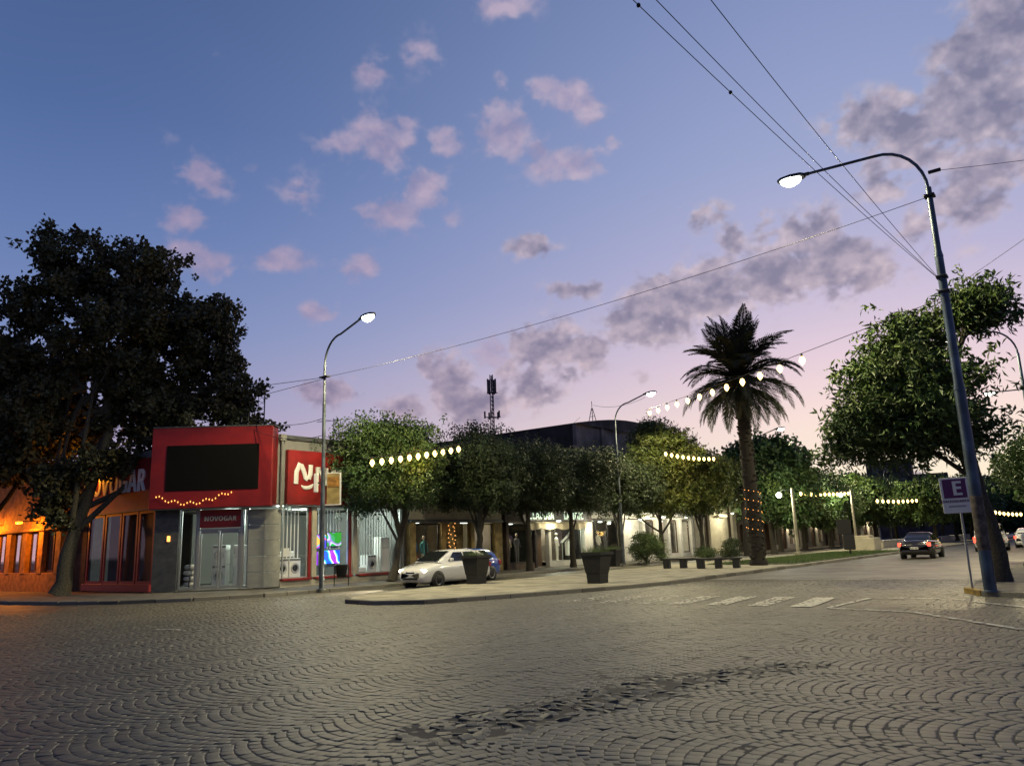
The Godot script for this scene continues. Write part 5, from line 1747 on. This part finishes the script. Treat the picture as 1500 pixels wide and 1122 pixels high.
	for k in 3:
		var a := TAU * k / 3.0
		tube(s2, [Vector3(cos(a) * 0.3, 0, sin(a) * 0.3), Vector3(cos(a) * 0.3, 13.4, sin(a) * 0.3)], 0.025, 5)
	for i in 34:
		for k in 3:
			var a := TAU * k / 3.0
			var c := TAU * (k + 1) / 3.0
			tube(s2, [Vector3(cos(a) * 0.3, i * 0.4, sin(a) * 0.3), Vector3(cos(c) * 0.3, i * 0.4 + 0.38, sin(c) * 0.3)], 0.014, 4, false)
	obj("mast", s2, M.mast_grey, tw)
	for q in [[-40.5, -33.0, 10.2, "thin television aerial above the red shop roof"], [-36.0, -75.0, 11.5, "thin television aerial left of the palm trunk"]]:
		var an := thing("aerial", q[3], "aerial", at(q[0], 5.4 if q[1] > -50.0 else 4.5, q[1]))
		var ss := mb()
		tube(ss, [Vector3.ZERO, Vector3(0, q[2] - 5.4, 0)], 0.02, 5)
		tube(ss, [Vector3(-1.0, q[2] - 5.6, 0.6), Vector3(1.0, q[2] - 5.5, -0.6)], 0.018, 5)
		obj("mast", ss, M.mast_grey, an)
		for i in 4:
			part("rod", Vector3(-0.7 + i * 0.45, q[2] - 5.52, 0.42 - i * 0.27), Vector3(0.02, 0.02, 0.7), M.mast_grey, an)
	var ch := thing("chimney", "square brown chimney above the street trees", "chimney", at(-35.5, 4.6, -33.8))
	part("stack", Vector3(0, 1.3, 0), Vector3(0.5, 2.7, 0.5), M.brown_wall, ch, 0.02)
	part("cap", Vector3(0, 2.68, 0), Vector3(0.6, 0.1, 0.6), M.brown_wall, ch, 0.02)

func plants() -> void:
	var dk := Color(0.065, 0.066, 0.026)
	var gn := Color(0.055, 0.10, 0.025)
	# big tree on the left corner
	var L := []
	for q in [[0.3, 14.2, 0.9, 1.7, 1.7, 1.7], [-0.3, 12.4, 2.2, 1.0, 0.9, 1.0], [1.9, 14.0, -1.6, 1.9, 1.5, 1.9], [2.9, 12.0, -3.6, 1.9, 1.8, 1.9], [1.2, 11.6, -0.6, 2.5, 2.2, 2.3], [3.3, 9.3, -4.8, 1.9, 1.6, 1.7], [1.4, 8.6, -2.2, 2.2, 2.0, 2.2], [-0.5, 9.9, 2.4, 1.1, 1.0, 1.1], [-0.2, 8.0, 1.4, 1.2, 1.1, 1.2], [2.4, 7.0, -3.4, 1.5, 1.1, 1.5], [3.2, 7.6, -6.2, 0.9, 0.7, 0.9], [1.4, 5.6, -1.0, 1.2, 0.7, 1.1], [0.0, 5.0, 0.4, 0.8, 0.6, 0.8], [-0.3, 3.7, 0.6, 0.6, 0.6, 0.6]]:
		L.append([Vector3(q[0], q[1], q[2]), Vector3(q[3], q[4], q[5])])
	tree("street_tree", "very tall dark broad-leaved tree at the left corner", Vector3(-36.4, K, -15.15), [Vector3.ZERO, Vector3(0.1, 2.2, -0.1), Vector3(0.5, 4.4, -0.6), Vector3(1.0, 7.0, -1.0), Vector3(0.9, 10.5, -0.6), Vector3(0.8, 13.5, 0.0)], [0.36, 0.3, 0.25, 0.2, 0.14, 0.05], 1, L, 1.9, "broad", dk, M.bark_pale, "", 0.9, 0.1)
	L = []
	for q in [[0.0, 9.0, 0.0, 3.2, 2.6, 3.2], [1.8, 7.6, -1.0, 2.2, 1.9, 2.2], [-2.5, 7.6, 2.0, 2.8, 2.2, 2.8], [0.6, 6.4, 0.6, 2.0, 1.3, 2.0]]:
		L.append([Vector3(q[0], q[1], q[2]), Vector3(q[3], q[4], q[5])])
	tree("street_tree", "dark tree cut by the left edge of the picture", Vector3(-41.5, K, -13.6), [Vector3.ZERO, Vector3(0.1, 3.0, 0), Vector3(0, 6.0, 0), Vector3(0, 9.0, 0)], [0.35, 0.28, 0.2, 0.08], 1, L, 3.2, "broad", dk, M.bark, "", 1.15)
	# right-hand tree behind the blue post
	L = []
	for q in [[-1.3, 5.7, 0.3, 1.35, 1.3, 1.4], [-2.5, 5.1, 0.8, 1.2, 1.1, 1.25], [-3.1, 4.3, 0.9, 0.9, 0.7, 0.95], [-1.9, 6.4, 0.5, 1.1, 0.85, 1.1], [-1.5, 6.7, 0.4, 0.8, 0.7, 0.8], [-1.6, 7.2, 0.5, 0.5, 0.6, 0.5], [0.4, 8.0, -0.4, 0.7, 0.5, 0.75], [0.2, 7.9, -0.3, 0.5, 0.45, 0.5], [-1.7, 4.4, 0.4, 1.25, 0.7, 1.2], [-1.0, 4.5, 0.3, 0.8, 0.7, 0.85], [-0.1, 4.3, 0.2, 0.6, 0.5, 0.6]]:
		L.append([Vector3(q[0], q[1], q[2]), Vector3(q[3], q[4], q[5])])
	tree("street_tree", "leafy green tree behind the blue lamp post at the right", Vector3(-2.95, K, -26.0), [Vector3.ZERO, Vector3(-0.05, 1.5, 0.02), Vector3(-0.3, 2.9, 0.1), Vector3(-0.7, 4.6, 0.2), Vector3(-0.9, 6.2, 0.3)], [0.22, 0.18, 0.16, 0.1, 0.04], 1, L, 3.3, "long", Color(0.055, 0.095, 0.022), M.bark, "", 1.0, 0.12)
	# shop-side row
	var row := [[-26.9, -25.4, 7.6, 1.9, 0.5, "leaning street tree in front of the red shop windows", 0], [-26.6, -31.2, 7.5, 2.3, 0.1, "dark street tree behind the white car", 0], [-26.6, -35.6, 6.9, 2.2, 0.0, "dark street tree before the cream shop", 0], [-26.5, -39.8, 7.2, 2.3, 0.0, "dark round street tree before the fashion shop's lit name", 0], [-26.4, -45.4, 6.8, 2.2, 0.0, "dark street tree beside the middle lamp post", 0], [-25.9, -50.2, 9.0, 2.9, 0.0, "tall bright-topped tree left of the palm", 1], [-24.4, -53.6, 7.6, 2.9, 0.0, "round yellow-green tree behind the benches", 1]]
	for r in row:
		var lb := []
		var h: float = r[2]
		var rr: float = r[3]
		for i in 8:
			var a := TAU * i / 7.0 + rng.randf() * 0.5
			var q := 0.62 if i < 7 else 0.0
			lb.append([Vector3(cos(a) * rr * q, lerpf(4.3, h - 1.0, rng.randf_range(0.2, 0.9)) if i < 7 else h - 0.95, sin(a) * rr * q), Vector3(rr * 0.54, (h - 3.2) * 0.25, rr * 0.54) * rng.randf_range(0.65, 1.15)])
		for i in 3:
			var a := TAU * i / 3.0 + rng.randf()
			lb.append([Vector3(cos(a) * rr * 0.55, 4.2, sin(a) * rr * 0.5), Vector3(rr * 0.5, 0.55, rr * 0.5)])
		var ln: float = r[4]
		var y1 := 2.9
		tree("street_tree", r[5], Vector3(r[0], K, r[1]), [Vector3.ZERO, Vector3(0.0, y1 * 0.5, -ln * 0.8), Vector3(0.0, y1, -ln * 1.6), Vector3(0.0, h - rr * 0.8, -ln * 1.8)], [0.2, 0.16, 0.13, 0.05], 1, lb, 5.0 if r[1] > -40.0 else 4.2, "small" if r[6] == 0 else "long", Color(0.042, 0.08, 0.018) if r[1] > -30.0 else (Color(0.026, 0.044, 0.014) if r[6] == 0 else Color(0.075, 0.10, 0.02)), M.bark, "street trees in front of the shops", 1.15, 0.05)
	# far rows along the avenue
	var z := -60.0
	var k := 0
	for r in [[-22.6, -63.0, 8.6, 2.7, "bright green tree right behind the palm trunk"], [-24.8, -71.0, 6.8, 2.8, "street tree behind the nearer median post"], [-25.5, -80.0, 7.0, 3.0, "first tree from the palm in the far shop-side row"], [-25.5, -89.0, 7.4, 3.1, "second tree from the palm in the far shop-side row"], [-25.5, -98.0, 7.6, 3.2, "third tree from the palm in the far shop-side row"], [-25.5, -108.0, 7.8, 3.3, "fourth tree from the palm in the far shop-side row"], [-17.0, -99.0, 7.0, 3.0, "first dark tree in the far median row beyond the low wall"], [-16.6, -110.0, 7.4, 3.3, "second dark tree in the far median row beyond the low wall"], [-16.6, -122.0, 7.6, 3.5, "third dark tree in the far median row beyond the low wall"], [-25.5, -120.0, 7.6, 3.5, "fifth tree from the palm in the far shop-side row"], [-16.0, -136.0, 8.0, 4.0, "fourth dark tree in the far median row beyond the low wall"], [-23.0, -140.0, 8.4, 4.2, "second tree from the left closing the far end of the avenue"], [-9.0, -142.0, 8.0, 4.2, "third tree from the left closing the far end of the avenue"], [-30.0, -140.0, 9.0, 4.4, "first tree from the left closing the far end of the avenue"], [-2.0, -142.0, 8.0, 4.4, "fourth tree from the left closing the far end of the avenue"], [-1.2, -40.0, 6.0, 2.2, "street tree partly hidden behind the leafy right tree"], [-1.4, -50.0, 6.2, 2.4, "second hidden tree behind the leafy right tree"], [-1.0, -63.5, 8.2, 2.8, "street tree round the bright lamp at the right edge"], [-1.8, -75.0, 7.6, 3.2, "first tree beyond the bright lamp in the far right-hand row"], [-1.8, -90.0, 7.6, 3.4, "second tree beyond the bright lamp in the far right-hand row"], [-1.8, -106.0, 7.6, 3.6, "third tree beyond the bright lamp in the far right-hand row"], [-1.8, -122.0, 7.8, 3.8, "fourth tree beyond the bright lamp in the far right-hand row"]]:
		var lb := []
		for i in 7:
			var a := TAU * i / 6.0 + rng.randf() * 0.6
			var q := 0.58 if i < 6 else 0.0
			lb.append([Vector3(cos(a) * r[3] * q, lerpf(3.8, r[2] - 1.2, rng.randf_range(0.1, 0.85)) if i < 6 else r[2] - 1.2, sin(a) * r[3] * q), Vector3(r[3] * 0.6, (r[2] - 2.6) * 0.3, r[3] * 0.6) * rng.randf_range(0.85, 1.12)])
		var sc := 1.3 if r[1] > -80.0 else 1.7
		tree("avenue_tree", r[4] if r[4] else "dark rounded tree in the far rows down the avenue", Vector3(r[0], K, r[1]), [Vector3.ZERO, Vector3(0, 1.5, 0), Vector3(0.1, r[2] - r[3] * 1.4, 0), Vector3(0, r[2] - r[3] * 0.8, 0)], [0.24, 0.2, 0.15, 0.06], 1, lb, 3.6 if r[1] > -80.0 else 1.7, "small" if k % 2 else "broad", gn, M.bark, "trees far down the avenue", sc)
		k += 1
	# palm
	var o := thing("palm_tree", "tall date palm with a dense dark crown on the median", "palm tree", at(-15.1, K, -39.75))
	var s := mb()
	var pts := []
	var rr := []
	for i in 60:
		var y := i * 0.163
		pts.append(Vector3(-0.012 * y + 0.02 * sin(y), y, 0))
		rr.append((0.37 - 0.006 * y if y < 8.2 else 0.32 + (y - 8.2) * 0.14) * (1.0 + 0.05 * (1.0 if i % 2 else -1.0)) + (0.1 if i < 2 else 0.0))
	tube(s, pts, rr, 14)
	for i in 250:
		var y := rng.randf_range(0.3, 9.4)
		var a := rng.randf() * TAU
		var r := 0.36 - 0.006 * y if y < 8.0 else 0.36
		var p := Vector3(cos(a) * r - 0.012 * y, y, sin(a) * r)
		box(s, Vector3.ZERO, Vector3(0.16, 0.09, 0.14), 0.02, Transform3D(Basis(Vector3.UP, -a) * Basis(Vector3(0, 0, 1), 0.5), p))
	obj("trunk", s, M.palm_bark, o)
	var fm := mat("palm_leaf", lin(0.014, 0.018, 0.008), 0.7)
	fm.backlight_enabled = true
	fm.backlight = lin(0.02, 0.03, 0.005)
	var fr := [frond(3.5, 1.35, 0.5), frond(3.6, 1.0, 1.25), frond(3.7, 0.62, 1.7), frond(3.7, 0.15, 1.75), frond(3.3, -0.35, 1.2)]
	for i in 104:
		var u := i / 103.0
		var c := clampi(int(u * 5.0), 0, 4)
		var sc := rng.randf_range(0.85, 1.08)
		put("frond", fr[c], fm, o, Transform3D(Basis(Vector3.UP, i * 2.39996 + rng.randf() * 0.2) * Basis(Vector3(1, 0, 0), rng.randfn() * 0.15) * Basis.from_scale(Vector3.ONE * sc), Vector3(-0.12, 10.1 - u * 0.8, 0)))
	wrap_lights("string of tiny warm lights wound round the palm trunk", Vector3(-15.1, K + 1.7, -39.75), 0.42, 0.4, 2.2, 4.5, 46, M.bulb_amber, 0.022)
	# second, smaller palm behind
	o = thing("small_palm", "small dark palm left of the tall palm's trunk", "palm tree", at(-23.0, K, -58.5))
	s = mb()
	tube(s, [Vector3.ZERO, Vector3(0.05, 2.5, 0), Vector3(0, 5.2, 0)], [0.3, 0.22, 0.26], 10)
	obj("trunk", s, M.palm_bark, o)
	for i in 40:
		var c := clampi(int(i / 40.0 * 5.0), 0, 4)
		put("frond", fr[c], fm, o, Transform3D(Basis(Vector3.UP, i * 2.39996) * Basis.from_scale(Vector3.ONE * 0.62), Vector3(0, 5.3 - i * 0.01, 0)))
	bush("dense green shrub by the white fascia shop", Vector3(-24.6, K, -45.6), Vector3(1.1, 0.85, 1.1), Color(0.06, 0.10, 0.03), 7.0)
	bush("spiky dark shrub behind the bench end", Vector3(-20.2, K, -48.5), Vector3(0.55, 0.6, 0.55), Color(0.04, 0.06, 0.025), 7.0)
	bush("low shrub near the trunk of the round yellow-green tree", Vector3(-23.0, K, -51.0), Vector3(0.6, 0.45, 0.6), Color(0.05, 0.08, 0.025), 6.0)
	# wood closing the far end of the avenue
	var fw := Node3D.new()
	fw.name = "far_wood"
	add_child(fw)
	tag(fw, "dark line of far trees closing the end of the avenue", "wood", "", "stuff")
	var fl := []
	for i in 44:
		fl.append([Vector3(-150.0 + i * 5.6 + rng.randfn(), rng.randf_range(3.0, 5.5), -235.0 + rng.randfn() * 8.0), Vector3(rng.randf_range(3.5, 5.5), rng.randf_range(3.0, 4.8), 3.5)])
	crown(fw, fl, 0.55, "broad", Color(0.03, 0.042, 0.016), 3.2)
	wrap_lights("string of tiny warm lights wound round a shop pier behind the white car", Vector3(-28.3, K + 1.2, -31.05), 0.16, 0.16, 1.5, 7.0, 26, M.bulb_amber)
	var pst := thing("thin_post", "thin dark post carrying a wound string of lights", "post", at(-28.3, K, -31.05))
	s = mb()
	tube(s, [Vector3.ZERO, Vector3(0, 2.75, 0)], 0.12, 10)
	obj("shaft", s, M.ochre, pst)

func furniture() -> void:
	planter("dark planter in front of the white car", Vector3(-20.6, K, -24.0))
	planter("dark planter standing alone nearer the avenue", Vector3(-15.35, K, -24.6))
	planter("dark planter behind, at the fashion shop door", Vector3(-24.0, K, -40.4), 0.9)
	bench("dark bench nearest the palm on the median", at(-15.9, K, -36.6, 12))
	bench("dark bench at the left end of the pair", at(-18.0, K, -37.1, 12))
	# litter basket
	var b := thing("litter_basket", "dark litter basket on two legs by the grey lamp post", "litter bin", at(-26.6, K, -22.2, 60))
	var s := mb()
	lathe(s, [Vector2(0.0, 0.36), Vector2(0.2, 0.36), Vector2(0.26, 0.86), Vector2(0.28, 0.88), Vector2(0.24, 0.86), Vector2(0.18, 0.4)], 16)
	obj("basket", s, M.dark_metal, b)
	for sd in [-1.0, 1.0]:
		var q := mb()
		tube(q, [Vector3(sd * 0.3, 0, 0), Vector3(sd * 0.3, 0.8, 0), Vector3(sd * 0.22, 0.82, 0)], 0.025, 6)
		obj("leg", q, M.dark_metal, b)
	# dark bin with a panel
	b = thing("litter_bin", "tall dark bin with a black panel on the lawn edge", "litter bin", at(-14.95, K, -55.8, 15))
	part("bin_box", Vector3(0.1, 0.85, 0), Vector3(0.72, 1.0, 0.6), M.dark_metal, b, 0.03)
	part("panel", Vector3(-0.12, 1.85, 0), Vector3(0.9, 1.0, 0.1), M.planter, b, 0.01)
	part("foot", Vector3(0.1, 0.18, 0), Vector3(0.12, 0.36, 0.12), M.dark_metal, b)
	# parking sign
	b = thing("parking_sign", "white parking sign with a purple letter square beside the blue post", "road sign", at(-3.30, K, -22.85, 22))
	var t := Transform3D(Basis(Vector3(0, 0, 1), 0.02), Vector3.ZERO)
	part("post", Vector3(0.03, 1.2, -0.03), Vector3(0.05, 2.4, 0.05), M.aluminium, b, 0.006)
	var pn := part("panel", Vector3(0, 2.32, 0.01), Vector3(0.66, 0.90, 0.02), M.white_paint, b, 0.004, t)
	part("letter_square", Vector3(0, 2.49, 0.023), Vector3(0.54, 0.48, 0.008), M.sign_purple, pn)
	text("letter", "E", 0.36, 0.01, M.white_paint, pn, at(0.05, 2.49, 0.03))
	text("caption", "ESTACIONAMIENTO", 0.062, 0.006, M.sign_purple, pn, at(0, 2.17, 0.024))
	part("caption_bar", Vector3(0, 2.04, 0.022), Vector3(0.4, 0.04, 0.004), M.sign_grey, pn)
	# vehicles
	var c := car("white car with lit headlights passing the dark planter", Transform3D(Basis(Vector3.UP, PI), Vector3(-23.2, 0.0, -22.9)) * Transform3D(Basis(), Vector3(0, 0, 0)), M.car_white, 4.2, "taxi", true)
	for sd in [-0.6, 0.6]:
		var hp: Vector3 = c.transform * Vector3(sd, 0.62, -0.06)
		spot(hp, c.transform.basis * Vector3(0, -0.09, -1), Color(1.0, 0.93, 0.78), 30.0, 30.0, 0.08, 0.8)
	car("blue car parked at the kerb behind the white one", Transform3D(Basis(Vector3.UP, PI), Vector3(-25.0 + 0.45, 0.0, -25.4)), M.car_blue, 4.1, "hatch", false)
	c = car("dark sedan driving away with its red tail lights on", at(-9.7, 0, -53.7), M.car_dark, 4.2, "sedan", true, "DKL 482")
	c = car("white van with red lights behind the sign post", at(-7.6, 0, -66.5), M.car_white, 4.3, "van", true)
	c = car("white hatchback with red lights farthest down the road", at(-6.1, 0, -75.5), M.car_white, 4.1, "hatch", true)
	motorcycle()

func motorcycle() -> void:
	var o := thing("motorcycle", "parked motorcycle with a white top box cut by the right edge", "motorcycle", at(-1.75, K, -28.3, 70))
	for z in [-0.65, 0.65]:
		var s := mb()
		var pts := []
		for i in 21:
			pts.append(Vector3(0, 0.3 + sin(TAU * i / 20.0) * 0.26, z + cos(TAU * i / 20.0) * 0.26))
		tube(s, pts, 0.05, 8, false)
		var w := obj("wheel", s, M.rubber, o)
		var r := mb()
		lathe(r, [Vector2(0, -0.05), Vector2(0.2, -0.02), Vector2(0.22, 0), Vector2(0.2, 0.02), Vector2(0, 0.05)], 14, Transform3D(Basis(Vector3(0, 0, 1), PI * 0.5), Vector3(0, 0.3, z)))
		obj("rim", r, M.aluminium, w)
	var f := mb()
	tube(f, [Vector3(0, 0.3, 0.65), Vector3(0, 0.75, 0.45), Vector3(0, 1.02, 0.38)], 0.04, 7)
	tube(f, [Vector3(0, 0.75, 0.42), Vector3(0, 0.5, 0.0), Vector3(0, 0.32, -0.62)], 0.05, 7)
	tube(f, [Vector3(-0.34, 1.06, 0.3), Vector3(0, 1.02, 0.38), Vector3(0.34, 1.06, 0.3)], 0.02, 6)
	obj("frame", f, M.dark_metal, o)
	var e := mb()
	box(e, Vector3(0, 0.42, 0.05), Vector3(0.26, 0.32, 0.4), 0.05)
	obj("engine", e, M.aluminium, o)
	var t := mb()
	lathe(t, [Vector2(0, -0.28), Vector2(0.12, -0.2), Vector2(0.15, 0.05), Vector2(0.1, 0.24), Vector2(0, 0.28)], 12, Transform3D(Basis(Vector3(1, 0, 0), PI * 0.5), Vector3(0, 0.8, 0.15)))
	obj("tank", t, M.red_dark, o)
	part("seat", Vector3(0, 0.8, -0.35), Vector3(0.26, 0.1, 0.7), M.black, o, 0.04)
	part("top_box", Vector3(0, 1.08, -0.65), Vector3(0.42, 0.4, 0.38), M.white_paint, o, 0.06)
	for x in [-0.34, 0.34]:
		var q := mb()
		tube(q, [Vector3(x * 0.8, 1.06, 0.32), Vector3(x, 1.3, 0.34)], 0.01, 5)
		lathe(q, [Vector2(0, -0.02), Vector2(0.06, -0.01), Vector2(0.06, 0.01), Vector2(0, 0.02)], 10, Transform3D(Basis(Vector3(1, 0, 0), PI * 0.5), Vector3(x, 1.34, 0.34)))
		obj("mirror", q, M.dark_metal, o)
	var st := mb()
	tube(st, [Vector3(0.05, 0.4, -0.1), Vector3(0.28, 0.0, -0.15)], 0.018, 5)
	obj("side_stand", st, M.dark_metal, o)
